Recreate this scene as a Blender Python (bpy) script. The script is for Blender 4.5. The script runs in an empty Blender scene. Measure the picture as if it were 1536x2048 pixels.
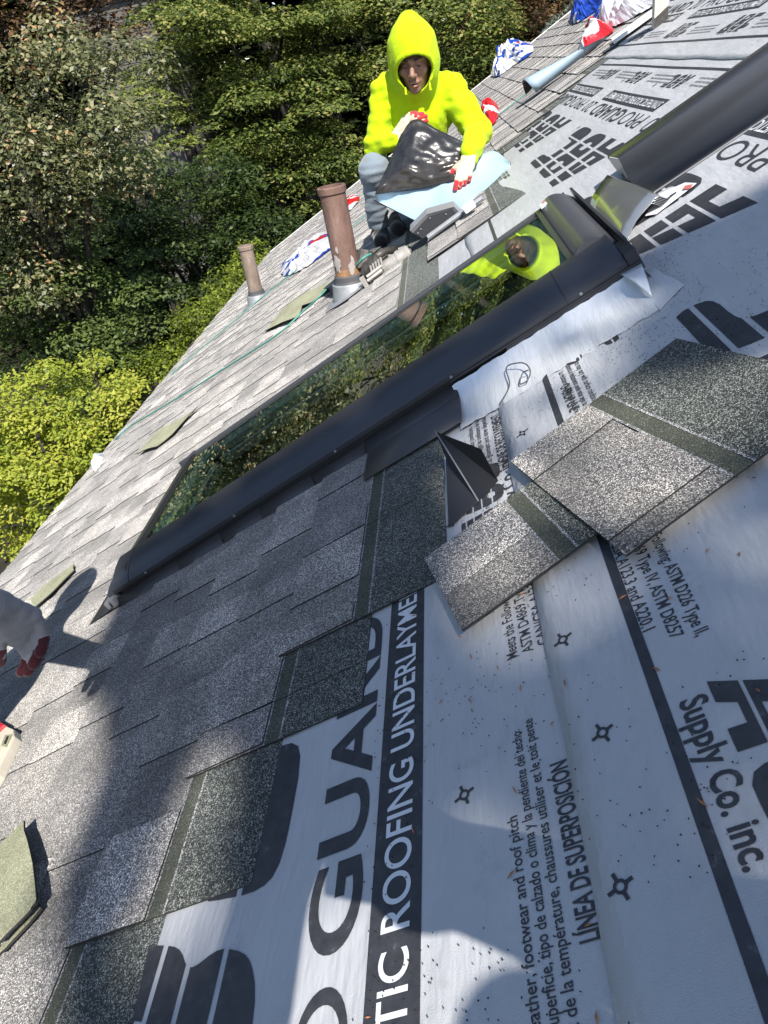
import bpy, bmesh, math, random
import numpy as np
from mathutils import Vector, Matrix, noise

# ------------------------------------------------------------------ camera, sky, sun, exposure
random.seed(7); rng = np.random.default_rng(7)
scene = bpy.context.scene
PITCH = math.radians(26.565)                       # 6:12 roof; s = up the slope, h = along it (away), n = off the roof
CP, SP = math.cos(PITCH), math.sin(PITCH)
EYE = 0.56                                         # lens height off the roof plane, metres
CS = np.array([0.8075439, -0.47090452, -0.35513628])    # slope axis in camera axes (x right, y down, z forward)
CH = np.array([0.05572467, -0.53851375, 0.84077209])
CN = np.array([-0.58716914, -0.69875023, -0.40863249])
def P(s, h, n=0.0): return Vector((s*CP - n*SP, h, s*SP + n*CP))
def D(s, h, n): return Vector((s*CP - n*SP, h, s*SP + n*CP))
ROOF_M = Matrix(((-0.0, CP, -SP), (-1.0, 0.0, 0.0), (0.0, SP, CP))).to_4x4()   # local x=-h, y=s, z=n
EYE_W = P(0, 0, EYE)
def ray(x, y):
    d = np.array([x-768.0, y-1024.0, 1418.27]); return d @ CS, d @ CH, d @ CN
def sight(x, y, Y):                                # place seen at (x, y) and known to stand Y metres along the roof
    a, b, c = ray(x, y); t = Y/b
    return P(a*t, Y, EYE + c*t)
def roof(x, y, n=0.0):
    a, b, c = ray(x, y); t = (n-EYE)/c
    return a*t, b*t

cam_data = bpy.data.cameras.new('camera'); cam = bpy.data.objects.new('camera', cam_data)
scene.collection.objects.link(cam)
def camrow(i): return D(CS[i], CH[i], CN[i])
cx, cy, cz = camrow(0), -camrow(1), -camrow(2)
cam.matrix_world = Matrix(((cx.x, cy.x, cz.x, EYE_W.x), (cx.y, cy.y, cz.y, EYE_W.y), (cx.z, cy.z, cz.z, EYE_W.z), (0, 0, 0, 1)))
cam_data.sensor_fit = 'VERTICAL'; cam_data.sensor_height = 36.0; cam_data.lens = 1418.27/2048*36
cam_data.clip_start = 0.02; cam_data.clip_end = 400
scene.camera = cam

SUN_EL, SUN_AZ = math.radians(50), math.radians(20)      # azimuth from straight behind the camera towards uphill
SUN = Vector((math.cos(SUN_EL)*math.sin(SUN_AZ), -math.cos(SUN_EL)*math.cos(SUN_AZ), math.sin(SUN_EL)))
world = bpy.data.worlds.new('World'); scene.world = world; world.use_nodes = True
wn = world.node_tree; sky = wn.nodes.new('ShaderNodeTexSky'); sky.sky_type = 'NISHITA'; sky.sun_disc = False
sky.sun_elevation = SUN_EL; sky.sun_rotation = math.atan2(SUN.x, SUN.y); sky.air_density = 1.0; sky.dust_density = 0.6
wn.links.new(sky.outputs[0], wn.nodes['Background'].inputs[0]); wn.nodes['Background'].inputs[1].default_value = 0.11
sun_data = bpy.data.lights.new('sun', 'SUN'); sun_data.energy = 4.6; sun_data.angle = math.radians(0.53); sun_data.color = (1.0, 0.95, 0.87)
sun = bpy.data.objects.new('sun', sun_data); scene.collection.objects.link(sun)
sun.rotation_euler = SUN.to_track_quat('Z', 'Y').to_euler()
vs = scene.view_settings; vs.view_transform = 'Standard'; vs.look = 'None'; vs.gamma = 1; vs.use_curve_mapping = False; vs.exposure = 0.9
scene.cycles.max_bounces = 8; scene.cycles.transparent_max_bounces = 8
scene.cycles.use_denoising = True

# ------------------------------------------------------------------ helpers
COL = scene.collection
def link(name, data, parent=None, mats=()):
    o = bpy.data.objects.new(name, data); COL.objects.link(o)
    if parent is not None: o.parent = parent; o.matrix_parent_inverse = parent.matrix_world.inverted()
    if data is not None:
        for m in mats: data.materials.append(m)
    return o
def tag(o, label=None, cat=None, group=None, kind=None):
    if label: o['label'] = label
    if cat: o['category'] = cat
    if group: o['group'] = group
    if kind: o['kind'] = kind
    return o
def thing(name, label, cat, loc, group=None):
    o = link(name, None); o.matrix_world = Matrix.Translation(loc); o.empty_display_size = 0.1
    return tag(o, label, cat, group)
def mesh(name, verts, faces, smooth=False, mi=None):
    me = bpy.data.meshes.new(name); me.from_pydata([tuple(v) for v in verts], [], faces)
    if smooth: me.polygons.foreach_set('use_smooth', [True]*len(me.polygons))
    if mi is not None: me.polygons.foreach_set('material_index', mi)
    me.update(); return me
def fastmesh(name, V, F, smooth=False, cols=None):     # V (n,3), F (m,k) equal-sized faces
    me = bpy.data.meshes.new(name); m, k = F.shape
    me.vertices.add(len(V)); me.vertices.foreach_set('co', np.ascontiguousarray(V, np.float32).ravel())
    me.loops.add(m*k); me.loops.foreach_set('vertex_index', np.ascontiguousarray(F, np.int32).ravel())
    me.polygons.add(m); me.polygons.foreach_set('loop_start', np.arange(0, m*k, k, dtype=np.int32))
    if smooth: me.polygons.foreach_set('use_smooth', np.ones(m, bool))
    if cols is not None:
        a = me.color_attributes.new('tone', 'FLOAT_COLOR', 'POINT'); a.data.foreach_set('color', np.ascontiguousarray(cols, np.float32).ravel())
    me.update(calc_edges=True); me.validate(); return me
class MB:                                              # collects shapes for one mesh
    def __init__(s): s.v = []; s.f = []; s.m = []
    def add(s, v, f, m=0):
        o = len(s.v); s.v += [Vector(q) for q in v]; s.f += [tuple(i+o for i in q) for q in f]; s.m += [m]*len(f)
    def box(s, c0, c1, fn=P, m=0):                     # axis box in roof coordinates (s,h,n)
        a, b, c = c0; d, e, g = c1
        q = [fn(x, y, z) for z in (c, g) for y in (b, e) for x in (a, d)]
        s.add(q, [(0,2,3,1), (4,5,7,6), (0,1,5,4), (2,6,7,3), (0,4,6,2), (1,3,7,5)], m)
    def slab(s, top, off, m=0):                        # polygon thickened by vector off
        n = len(top); o = Vector(off)
        s.add([Vector(p) for p in top] + [Vector(p)+o for p in top],
              [tuple(range(n)), tuple(range(2*n-1, n-1, -1))] + [(i, i+n, (i+1) % n+n, (i+1) % n) for i in range(n)], m)
    def tube(s, pts, r, k=10, m=0, caps=True):
        pts = [Vector(p) for p in pts]; rr = r if isinstance(r, (list, tuple)) else [r]*len(pts)
        o = len(s.v); up = None
        for i, p in enumerate(pts):
            t = (pts[min(i+1, len(pts)-1)] - pts[max(i-1, 0)]).normalized()
            if up is None: up = t.orthogonal().normalized()
            up = (up - t*up.dot(t)); up = up.normalized() if up.length > 1e-6 else t.orthogonal().normalized()
            w = t.cross(up)
            s.v += [p + (up*math.cos(2*math.pi*j/k) + w*math.sin(2*math.pi*j/k))*rr[i] for j in range(k)]
        for i in range(len(pts)-1):
            for j in range(k):
                a, b = o+i*k+j, o+i*k+(j+1) % k; s.f.append((a, b, b+k, a+k)); s.m.append(m)
        if caps:
            s.f += [tuple(o+j for j in range(k-1, -1, -1)), tuple(o+(len(pts)-1)*k+j for j in range(k))]; s.m += [m, m]
    def sweep(s, prof_a, prof_b, m=0, close=False):    # strip between two equal profiles
        n = len(prof_a); o = len(s.v); s.v += [Vector(p) for p in prof_a] + [Vector(p) for p in prof_b]
        for i in range(n if close else n-1):
            j = (i+1) % n; s.f.append((o+i, o+j, o+n+j, o+n+i)); s.m.append(m)
    def build(s, name, mats, parent=None, smooth=False, bevel=0.0, solid=0.0, auto=None):
        mats = mats if isinstance(mats, (list, tuple)) else [mats]
        me = mesh(name, s.v, s.f, smooth, s.m)
        bm = bmesh.new(); bm.from_mesh(me); bmesh.ops.recalc_face_normals(bm, faces=bm.faces)
        if bevel: 
            es = [e for e in bm.edges if len(e.link_faces) == 2 and e.calc_face_angle(0) > 0.5]
            bmesh.ops.bevel(bm, geom=es, offset=bevel, segments=2, affect='EDGES', profile=0.7)
        if auto is not None:
            for f in bm.faces: f.smooth = True
            for e in bm.edges:
                if len(e.link_faces) == 2 and e.calc_face_angle(0) > auto: e.smooth = False
        bm.to_mesh(me); bm.free()
        o = link(name, me, parent, mats)
        if solid:
            md = o.modifiers.new('thickness', 'SOLIDIFY'); md.thickness = solid; md.offset = 0
        return o

# ------------------------------------------------------------------ materials
MATS = {}
def mat(name):
    m = bpy.data.materials.new(name); m.use_nodes = True; MATS[name] = m
    return m, m.node_tree, m.node_tree.nodes['Principled BSDF']
def N(nt, typ, **kw):
    n = nt.nodes.new('ShaderNode'+typ)
    for k, v in kw.items():
        if k.startswith('i_'): n.inputs[k[2:].replace('_', ' ')].default_value = v
        else: setattr(n, k, v)
    return n
def ramp(nt, fac, stops, interp='LINEAR'):
    r = nt.nodes.new('ShaderNodeValToRGB'); e = r.color_ramp.elements; r.color_ramp.interpolation = interp
    while len(e) > 1: e.remove(e[-1])
    e[0].position, e[0].color = stops[0][0], (*stops[0][1], 1)
    for p, c in stops[1:]:
        q = e.new(p); q.color = (*c, 1)
    nt.links.new(fac, r.inputs[0]); return r
def g(v): return (v, v, v)
def mixc(nt, fac, a, b, mode='MIX'):
    m = N(nt, 'Mix', data_type='RGBA', blend_type=mode)
    for s, v in ((0, fac), (6, a), (7, b)):
        if hasattr(v, 'is_linked'): nt.links.new(v, m.inputs[s])
        elif isinstance(v, (int, float)): m.inputs[s].default_value = v if s == 0 else (v, v, v, 1)
        else: m.inputs[s].default_value = (*v, 1)
    return m.outputs[2]
def bump(nt, bs, h, strength=0.3, dist=0.002):
    b = N(nt, 'Bump'); b.inputs['Strength'].default_value = strength; b.inputs['Distance'].default_value = dist
    nt.links.new(h, b.inputs['Height']); nt.links.new(b.outputs[0], bs.inputs['Normal'])
def pos(nt): return N(nt, 'NewGeometry').outputs['Position']
def noise_t(nt, vec, scale, detail=3.0, rough=0.55):
    n = N(nt, 'TexNoise'); n.inputs['Scale'].default_value = scale; n.inputs['Detail'].default_value = detail; n.inputs['Roughness'].default_value = rough
    nt.links.new(vec, n.inputs['Vector']); return n
def plain(name, col, rough=0.5, metal=0.0, var=0.15, scale=20.0, bumps=0.0, bscale=200.0, spec=0.5, coat=0.0):
    m, nt, b = mat(name); v = pos(nt); n = noise_t(nt, v, scale, 4)
    dk = tuple(c*(1-var) for c in col); lt = tuple(min(1, c*(1+var)) for c in col)
    nt.links.new(ramp(nt, n.outputs[0], [(0.3, dk), (0.7, lt)]).outputs[0], b.inputs['Base Color'])
    b.inputs['Roughness'].default_value = rough; b.inputs['Metallic'].default_value = metal; b.inputs['Specular IOR Level'].default_value = spec
    b.inputs['Coat Weight'].default_value = coat
    if bumps: bump(nt, b, noise_t(nt, v, bscale, 3).outputs[0], bumps)
    return m
def granules(name, stops, lo, hi, tone=True, cell=690.0, tint=(1, 1, 1), graze_sheen=0.02):
    m, nt, b = mat(name); v = pos(nt)
    vo = N(nt, 'TexVoronoi'); vo.inputs['Scale'].default_value = cell; nt.links.new(v, vo.inputs['Vector'])
    sep = N(nt, 'SeparateColor'); nt.links.new(vo.outputs['Color'], sep.inputs[0])
    c = ramp(nt, sep.outputs[0], stops).outputs[0]
    bl = noise_t(nt, v, 8.0, 2); blr = ramp(nt, bl.outputs[0], [(0.3, g(lo)), (0.7, g(hi))]).outputs[0]
    c = mixc(nt, 1.0, c, blr, 'MULTIPLY')
    if tone:
        at = N(nt, 'Attribute', attribute_name='tone'); c = mixc(nt, 1.0, c, at.outputs['Color'], 'MULTIPLY')
        oi = N(nt, 'ObjectInfo'); c = mixc(nt, 1.0, c, ramp(nt, oi.outputs['Random'], [(0, (0.84, 0.83, 0.84)), (1, (1.12, 1.1, 1.06))]).outputs[0], 'MULTIPLY')
    c = mixc(nt, 1.0, c, tint, 'MULTIPLY')
    nt.links.new(c, b.inputs['Base Color']); b.inputs['Roughness'].default_value = 0.85; b.inputs['Specular IOR Level'].default_value = 0.25; b.inputs['Diffuse Roughness'].default_value = 1.0
    b.inputs['Sheen Weight'].default_value = graze_sheen; b.inputs['Sheen Roughness'].default_value = 0.45  # sheen put in to brighten the sunlit slope at grazing view
    bump(nt, b, vo.outputs['Distance'], 0.9, 0.0015)
    return m
GR = [(0, g(0.018)), (0.35, (0.045, 0.045, 0.05)), (0.58, (0.135, 0.133, 0.132)), (0.8, (0.38, 0.37, 0.355)), (1.0, (0.78, 0.76, 0.73))]
granules('shingle_granules', GR, 0.62, 1.32, graze_sheen=0.24, tint=(1.03, 1.0, 0.955))
granules('headlap_granules', [(0, g(0.016)), (0.45, (0.035, 0.041, 0.038)), (0.75, (0.1, 0.11, 0.1)), (1.0, (0.36, 0.37, 0.34))], 0.85, 1.15, tone=False)
granules('line_granules', [(0, g(0.03)), (0.5, g(0.14)), (1.0, g(0.55))], 0.8, 1.2, tone=False)
granules('nail_strip', [(0, (0.035, 0.038, 0.03)), (0.7, (0.07, 0.077, 0.058)), (0.95, (0.12, 0.125, 0.1)), (1.0, (0.3, 0.3, 0.26))], 0.8, 1.25, tone=False, cell=900)
granules('shingle_back', [(0, (0.13, 0.135, 0.085)), (0.6, (0.21, 0.215, 0.14)), (1.0, (0.36, 0.36, 0.26))], 0.82, 1.15, tone=False, cell=700)
plain('asphalt_edge', (0.02, 0.02, 0.02), 0.9, var=0.3, bumps=0.4, bscale=500)
plain('deck_wood', (0.3, 0.2, 0.11), 0.8)
plain('white_trim', (0.75, 0.75, 0.72), 0.5, var=0.06)
plain('siding', (0.12, 0.115, 0.105), 0.7, var=0.1)

def underlay(name):
    m, nt, b = mat(name); v = pos(nt)
    n1 = noise_t(nt, v, 3.0, 4); c = ramp(nt, n1.outputs[0], [(0.3, (0.39, 0.395, 0.41)), (0.7, (0.46, 0.465, 0.475))]).outputs[0]
    vo = N(nt, 'TexVoronoi'); vo.inputs['Scale'].default_value = 95.0; nt.links.new(v, vo.inputs['Vector'])
    sp = ramp(nt, vo.outputs['Distance'], [(0.035, g(1)), (0.075, g(0))])
    n2 = noise_t(nt, v, 5.0, 2); gate = ramp(nt, n2.outputs[0], [(0.45, g(0)), (0.6, g(1))])
    f = mixc(nt, 1.0, sp.outputs[0], gate.outputs[0], 'MULTIPLY'); c = mixc(nt, f, c, (0.05, 0.05, 0.055))
    sm = noise_t(nt, v, 11.0, 6, 0.7); smr = ramp(nt, sm.outputs[0], [(0.58, g(0)), (0.78, g(0.5))]); c = mixc(nt, smr.outputs[0], c, (0.2, 0.21, 0.2))
    nt.links.new(c, b.inputs['Base Color']); b.inputs['Roughness'].default_value = 0.42; b.inputs['Specular IOR Level'].default_value = 0.45
    mp = N(nt, 'Mapping'); mp.inputs['Scale'].default_value = (9, 2.5, 9); nt.links.new(v, mp.inputs[0])
    w = noise_t(nt, mp.outputs[0], 1.6, 4, 0.6); fine = noise_t(nt, v, 900, 1)
    mx = N(nt, 'Math', operation='MULTIPLY_ADD'); nt.links.new(fine.outputs[0], mx.inputs[0]); mx.inputs[1].default_value = 0.05; nt.links.new(w.outputs[0], mx.inputs[2])
    bump(nt, b, mx.outputs[0], 0.55, 0.02); return m
underlay('underlayment')
m, nt, b = mat('print_ink'); v = pos(nt); n = noise_t(nt, v, 60, 5, 0.7)
nt.links.new(ramp(nt, n.outputs[0], [(0.35, (0.028, 0.028, 0.032)), (0.62, (0.045, 0.045, 0.05)), (0.75, (0.12, 0.12, 0.13))]).outputs[0], b.inputs['Base Color']); b.inputs['Roughness'].default_value = 0.45
plain('print_red', (0.5, 0.14, 0.1), 0.5); plain('print_white', (0.62, 0.63, 0.65), 0.45, var=0.05)
plain('needle_brown', (0.36, 0.15, 0.06), 0.7, var=0.5, scale=60)

def metal_paint(name, col, rough, coat=0.0, metal=0.0):
    m = plain(name, col, rough, metal, var=0.08, scale=6, coat=coat); return m
metal_paint('dark_metal', (0.045, 0.046, 0.053), 0.36, metal=0.2); metal_paint('dark_metal_matt', (0.03, 0.03, 0.035), 0.5); metal_paint('step_metal', (0.06, 0.058, 0.06), 0.42, metal=0.2)
metal_paint('flash_metal', (0.085, 0.088, 0.1), 0.34, metal=0.3); metal_paint('flash_edge', (0.3, 0.3, 0.31), 0.4, metal=0.3)
metal_paint('bright_flash', (0.42, 0.43, 0.43), 0.2, metal=0.75); metal_paint('rubber_black', (0.012, 0.012, 0.013), 0.55)
m = plain('foil_membrane', (0.66, 0.68, 0.7), 0.24, 0.25, var=0.1, scale=8); nt = m.node_tree; b = nt.nodes['Principled BSDF']; mp = N(nt, 'Mapping'); mp.inputs['Scale'].default_value = (60, 6, 30); nt.links.new(pos(nt), mp.inputs[0]); bump(nt, b, noise_t(nt, mp.outputs[0], 1.5, 4, 0.6).outputs[0], 0.6, 0.004)
plain('wood_frame', (0.8, 0.82, 0.74), 0.4, var=0.05); plain('shaft_white', (0.62, 0.68, 0.58), 0.8, var=0.05)
# double glazing: tinted, coated
m, nt, b = mat('glazing'); out = nt.nodes['Material Output']
gl = N(nt, 'BsdfGlossy'); gl.inputs['Roughness'].default_value = 0.006; gl.inputs['Color'].default_value = (0.97, 1.0, 0.9, 1)
tr = N(nt, 'BsdfTransparent'); tr.inputs['Color'].default_value = (0.86, 0.95, 0.8, 1)
lw = N(nt, 'Fresnel'); lw.inputs['IOR'].default_value = 1.5
sc = N(nt, 'Math', operation='MULTIPLY_ADD'); nt.links.new(lw.outputs[0], sc.inputs[0]); sc.inputs[1].default_value = 1.75; sc.inputs[2].default_value = 0.05; sc.use_clamp = True
mx = N(nt, 'MixShader'); nt.links.new(sc.outputs[0], mx.inputs[0]); nt.links.new(tr.outputs[0], mx.inputs[1]); nt.links.new(gl.outputs[0], mx.inputs[2]); nt.links.new(mx.outputs[0], out.inputs[0])
# rusty pipe
def rust(name, stops, sc=14):
    m, nt, b = mat(name); v = pos(nt); mp = N(nt, 'Mapping'); mp.inputs['Scale'].default_value = (1, 1, 0.35); nt.links.new(v, mp.inputs[0])
    n = noise_t(nt, mp.outputs[0], sc, 6, 0.7); nt.links.new(ramp(nt, n.outputs[0], stops).outputs[0], b.inputs['Base Color']); b.inputs['Roughness'].default_value = 0.75
    bump(nt, b, noise_t(nt, v, 70, 4).outputs[0], 0.5, 0.004); return m
rust('rusty_iron', [(0.28, (0.075, 0.045, 0.036)), (0.45, (0.15, 0.085, 0.065)), (0.6, (0.2, 0.12, 0.095)), (0.74, (0.29, 0.2, 0.17))])
rust('orange_rust', [(0.3, (0.19, 0.1, 0.05)), (0.6, (0.32, 0.17, 0.08)), (0.75, (0.4, 0.3, 0.2))], 20)
rust('pale_scale', [(0.3, (0.25, 0.22, 0.2)), (0.6, (0.42, 0.38, 0.35)), (0.8, (0.55, 0.52, 0.5))], 25)
rust('brown_iron', [(0.3, (0.14, 0.1, 0.075)), (0.55, (0.24, 0.18, 0.14)), (0.78, (0.42, 0.36, 0.29))], 18)
rust('beige_vent', [(0.3, (0.12, 0.1, 0.07)), (0.45, (0.55, 0.5, 0.4)), (0.7, (0.68, 0.63, 0.52))], 9)
plain('galvanised', (0.3, 0.31, 0.32), 0.5, 0.3, var=0.12, scale=30); plain('boot_rubber', (0.07, 0.07, 0.075), 0.6)
# cloth and people
def cloth(name, col, rough=0.9, sc=60, st=0.35, dirt=None, sheen=0.3):
    m, nt, b = mat(name); v = pos(nt); n = noise_t(nt, v, 9, 4); c = ramp(nt, n.outputs[0], [(0.3, tuple(x*0.86 for x in col)), (0.7, tuple(min(1, x*1.1) for x in col))]).outputs[0]
    if dirt:
        n2 = noise_t(nt, v, 13, 5, 0.65); c = mixc(nt, ramp(nt, n2.outputs[0], [(0.56, g(0)), (0.74, g(0.75))]).outputs[0], c, dirt)
    nt.links.new(c, b.inputs['Base Color']); b.inputs['Roughness'].default_value = rough; b.inputs['Sheen Weight'].default_value = sheen; b.inputs['Specular IOR Level'].default_value = 0.2
    w = noise_t(nt, v, sc, 3); w.inputs['Distortion'].default_value = 1.2; bump(nt, b, w.outputs[0], st, 0.006); return m
cloth('hi_vis', (0.43, 0.59, 0.004), st=0.55, sc=24, sheen=0.05, dirt=(0.33, 0.42, 0.02)); cloth('jeans', (0.19, 0.23, 0.27), st=0.3, dirt=(0.2, 0.15, 0.1)); cloth('glove_cream', (0.62, 0.5, 0.36), dirt=(0.3, 0.24, 0.18))
cloth('glove_red', (0.5, 0.03, 0.035), 0.7); cloth('shoe_dark', (0.022, 0.02, 0.02), 0.8); cloth('glove_grey', (0.27, 0.26, 0.26), dirt=(0.25, 0.2, 0.18), sc=90); cloth('glove_wine', (0.06, 0.008, 0.012), 0.75)  # glove_wine: dark red lowered further for the shade on the hand
cloth('shirt_navy', (0.05, 0.06, 0.09)); cloth('hair_dark', (0.02, 0.016, 0.013))
m, nt, b = mat('skin'); v = pos(nt); n = noise_t(nt, v, 30, 4)
nt.links.new(ramp(nt, n.outputs[0], [(0.3, (0.2, 0.1, 0.065)), (0.7, (0.3, 0.16, 0.11))]).outputs[0], b.inputs['Base Color']); b.inputs['Roughness'].default_value = 0.5; b.inputs['Subsurface Weight'].default_value = 0.08; b.inputs['Subsurface Radius'].default_value = (0.01, 0.004, 0.002)
plain('brow_dark', (0.03, 0.02, 0.015), 0.8); plain('lip', (0.33, 0.13, 0.1), 0.45)
plain('film_blue', (0.31, 0.41, 0.49), 0.3, var=0.05, scale=8, bumps=0.25, bscale=45)
plain('black_membrane', (0.02, 0.02, 0.022), 0.34, var=0.3, bumps=1.0, bscale=38); plain('brown_film', (0.035, 0.03, 0.027), 0.22, var=0.2, bumps=0.3, bscale=25)
plain('hose_teal', (0.06, 0.22, 0.18), 0.45, var=0.1); plain('tool_grey', (0.36, 0.34, 0.31), 0.5, 0.2, var=0.2, scale=40); plain('tool_dark', (0.06, 0.055, 0.05), 0.5, 0.2, var=0.4, scale=50)
plain('tool_red', (0.45, 0.02, 0.03), 0.45, var=0.2); plain('tool_cream', (0.62, 0.56, 0.45), 0.5, var=0.15); plain('paper', (0.72, 0.71, 0.76), 0.6, var=0.03); plain('pale_sheet', (0.58, 0.62, 0.68), 0.3, var=0.05)
def wrapper(name, stops, sc, seed):
    m, nt, b = mat(name); v = N(nt, 'TexCoord').outputs['Object']; mp = N(nt, 'Mapping'); mp.inputs['Location'].default_value = (seed, seed*1.7, seed*0.3); nt.links.new(v, mp.inputs[0])
    n = noise_t(nt, mp.outputs[0], sc, 1, 0.3); nt.links.new(ramp(nt, n.outputs[0], stops, 'CONSTANT').outputs[0], b.inputs['Base Color']); b.inputs['Roughness'].default_value = 0.3
    b.inputs['Coat Weight'].default_value = 0.3
    bump(nt, b, noise_t(nt, v, 40, 3).outputs[0], 0.4, 0.006); return m
BLUE, WHITE, RED, NAVY = (0.02, 0.07, 0.42), (0.75, 0.75, 0.76), (0.55, 0.015, 0.02), (0.02, 0.03, 0.13)
wrapper('wrap_white_blue', [(0, BLUE), (0.42, WHITE), (0.66, BLUE), (0.72, RED)], 2.2, 1.3)
wrapper('wrap_blue', [(0, WHITE), (0.4, BLUE), (0.62, NAVY), (0.68, RED)], 2.2, 4.1)
wrapper('wrap_red', [(0, WHITE), (0.40, RED), (0.66, WHITE), (0.71, BLUE)], 2.4, 2.2)
wrapper('wrap_white', [(0, (0.5, 0.52, 0.58)), (0.38, WHITE), (0.68, (0.35, 0.4, 0.55))], 6.0, 7.7)

# ------------------------------------------------------------------ ground, house, roof
GZ = -6.6
V = []; nx = 40
xs = np.concatenate([np.linspace(-200, -30, 10), np.linspace(-28, 28, 29), np.linspace(30, 200, 10)])
gv = [(x, y, GZ + 0.25*math.sin(x*0.31+1)*math.cos(y*0.27) + max(0, y-16)*0.05) for y in xs+10 for x in xs]
L_ = len(xs); gf = [(j*L_+i, j*L_+i+1, (j+1)*L_+i+1, (j+1)*L_+i) for j in range(L_-1) for i in range(L_-1)]
m, nt, b = mat('forest_floor'); v = pos(nt); n = noise_t(nt, v, 1.3, 6, 0.7)
nt.links.new(ramp(nt, n.outputs[0], [(0.3, (0.01, 0.012, 0.006)), (0.55, (0.025, 0.021, 0.011)), (0.75, (0.045, 0.04, 0.018))]).outputs[0], b.inputs['Base Color']); b.inputs['Roughness'].default_value = 0.95
tag(link('ground', mesh('ground', gv, gf, True), None, [m]), 'dark leaf strewn ground far below the roof', kind='structure')

S_EAVE, S_TOP, H0, H_RAKE = -2.90, 3.2, -3.2, 9.62
SKY_S0, SKY_S1, SKY_H0, SKY_H1 = -1.42, 0.115, 1.445, 2.16       # skylight curb footprint
roof_o = link('roof', None); tag(roof_o, 'grey shingled gable roof, half stripped to pale underlayment', kind='structure')
mb = MB()                                              # deck in four boxes round the skylight hole
hs0, hs1, hh0, hh1 = -1.285, 0.0, 1.61, 2.10
mb.box((S_EAVE, H0, -0.022), (hs0, H_RAKE, -0.002)); mb.box((hs1, H0, -0.022), (S_TOP, H_RAKE, -0.002))
mb.box((hs0, H0, -0.022), (hs1, hh0, -0.002)); mb.box((hs0, hh1, -0.022), (hs1, H_RAKE, -0.002))
mb.build('deck', MATS['deck_wood'], roof_o)
mb = MB(); mb.box((S_EAVE-0.02, H_RAKE+0.002, -0.16), (S_TOP, H_RAKE+0.03, 0.022)); mb.build('rake_board', MATS['white_trim'], roof_o)
mb = MB(); mb.box((S_EAVE-0.03, H0, -0.17), (S_EAVE-0.004, H_RAKE, 0.006)); mb.box((S_EAVE-0.034, H0, 0.007), (S_EAVE+0.02, H_RAKE, 0.010)); mb.build('eave_board', MATS['white_trim'], roof_o)
house = thing('house', 'wooden house carrying the shingled roof', 'house', Vector((1.5, 3, GZ)))
ez = P(S_EAVE, 0).z
mb = MB(); mb.add([(P(S_EAVE+.5,0).x, H0+.3, GZ), (6, H0+.3, GZ), (6, H_RAKE-.4, GZ), (P(S_EAVE+.5,0).x, H_RAKE-.4, GZ),
                   (P(S_EAVE+.5,0).x, H0+.3, ez), (6, H0+.3, ez), (6, H_RAKE-.4, ez), (P(S_EAVE+.5,0).x, H_RAKE-.4, ez)],
                  [(0,1,5,4), (1,2,6,5), (2,3,7,6), (3,0,4,7)])
mb.build('wall', MATS['siding'], house)

# ------------------------------------------------------------------ shingles
EXPO, FULL = 0.143, 0.325
def shingle_mesh(name, L, seed, lift=0.012, base=0.0026, tabh=0.0026, bend=0.0):
    """local x along length, y up the slope, z off the roof; tabs proud of the base layer"""
    r = random.Random(seed); v, f, mi, tone = [], [], [], []
    def zb(x, y): return lift*(1-y/FULL) + bend*(x/L-0.5)**2
    def slab(x0, x1, y0, y1, z0, z1, mtop, t, skew=0.0):
        o = len(v); zb_ = zb
        q = [(x0, y0), (x1, y0), (x1-skew, y1), (x0+skew, y1)]
        for z in (z0, z1): v.extend([(x, y, zb_(x, y)+z) for x, y in q])
        for fc, mm in (((4,5,6,7), mtop), ((0,1,5,4), 3), ((1,2,6,5), 3), ((2,3,7,6), 3), ((3,0,4,7), 3)):
            f.append(tuple(i+o for i in fc)); mi.append(mm); tone.append(t)
    # base layer: exposed granules with darker cast, then nail strip lines, strip, headlap
    bt = r.uniform(0.5, 0.68)
    x = 0.0
    while x < L-1e-6:
        x1 = min(L, x+r.uniform(0.14, 0.3)); x1 = L if L-x1 < 0.05 else x1
        slab(x, x1, 0, EXPO+0.006, 0, base, 0, r.uniform(0.55, 0.85)); x = x1
    slab(0, L, EXPO+0.006, EXPO+0.010, 0, base+0.0003, 4, 1); slab(0, L, EXPO+0.010, EXPO+0.036, 0, base-0.0004, 2, 1)
    slab(0, L, EXPO+0.036, EXPO+0.040, 0, base+0.0003, 4, 1); slab(0, L, EXPO+0.040, FULL, 0, base, 1, 1)
    x = r.uniform(-0.06, 0.05)
    while x < L-0.03:
        w = r.choice((0.09, 0.12, 0.16, 0.2, 0.13)); a, b_ = max(0.0, x), min(L, x+w)
        if b_-a > 0.03:
            k = 2 if b_-a > 0.12 else 1; t = r.choice((0.8, 0.92, 1.06, 1.18))
            for i in range(k):
                slab(a+(b_-a)*i/k, a+(b_-a)*(i+1)/k, 0.0, EXPO+0.0065, base*0.98, base+tabh, 0, t*r.uniform(0.93, 1.07), 0.004 if k == 1 else 0)
        x += w + r.choice((0.07, 0.1, 0.13, 0.17))
    me = mesh(name, v, f, False, mi)
    a = me.color_attributes.new('tone', 'FLOAT_COLOR', 'CORNER')
    a.data.foreach_set('color', np.repeat(np.array([[t, t, t*1.02, 1] for t in tone], np.float32), 4, axis=0).ravel())
    for mn in ('shingle_granules', 'headlap_granules', 'nail_strip', 'asphalt_edge', 'line_granules'): me.materials.append(MATS[mn])
    return me
VARS = [shingle_mesh('shingle', 1.0, i) for i in range(14)]
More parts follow.
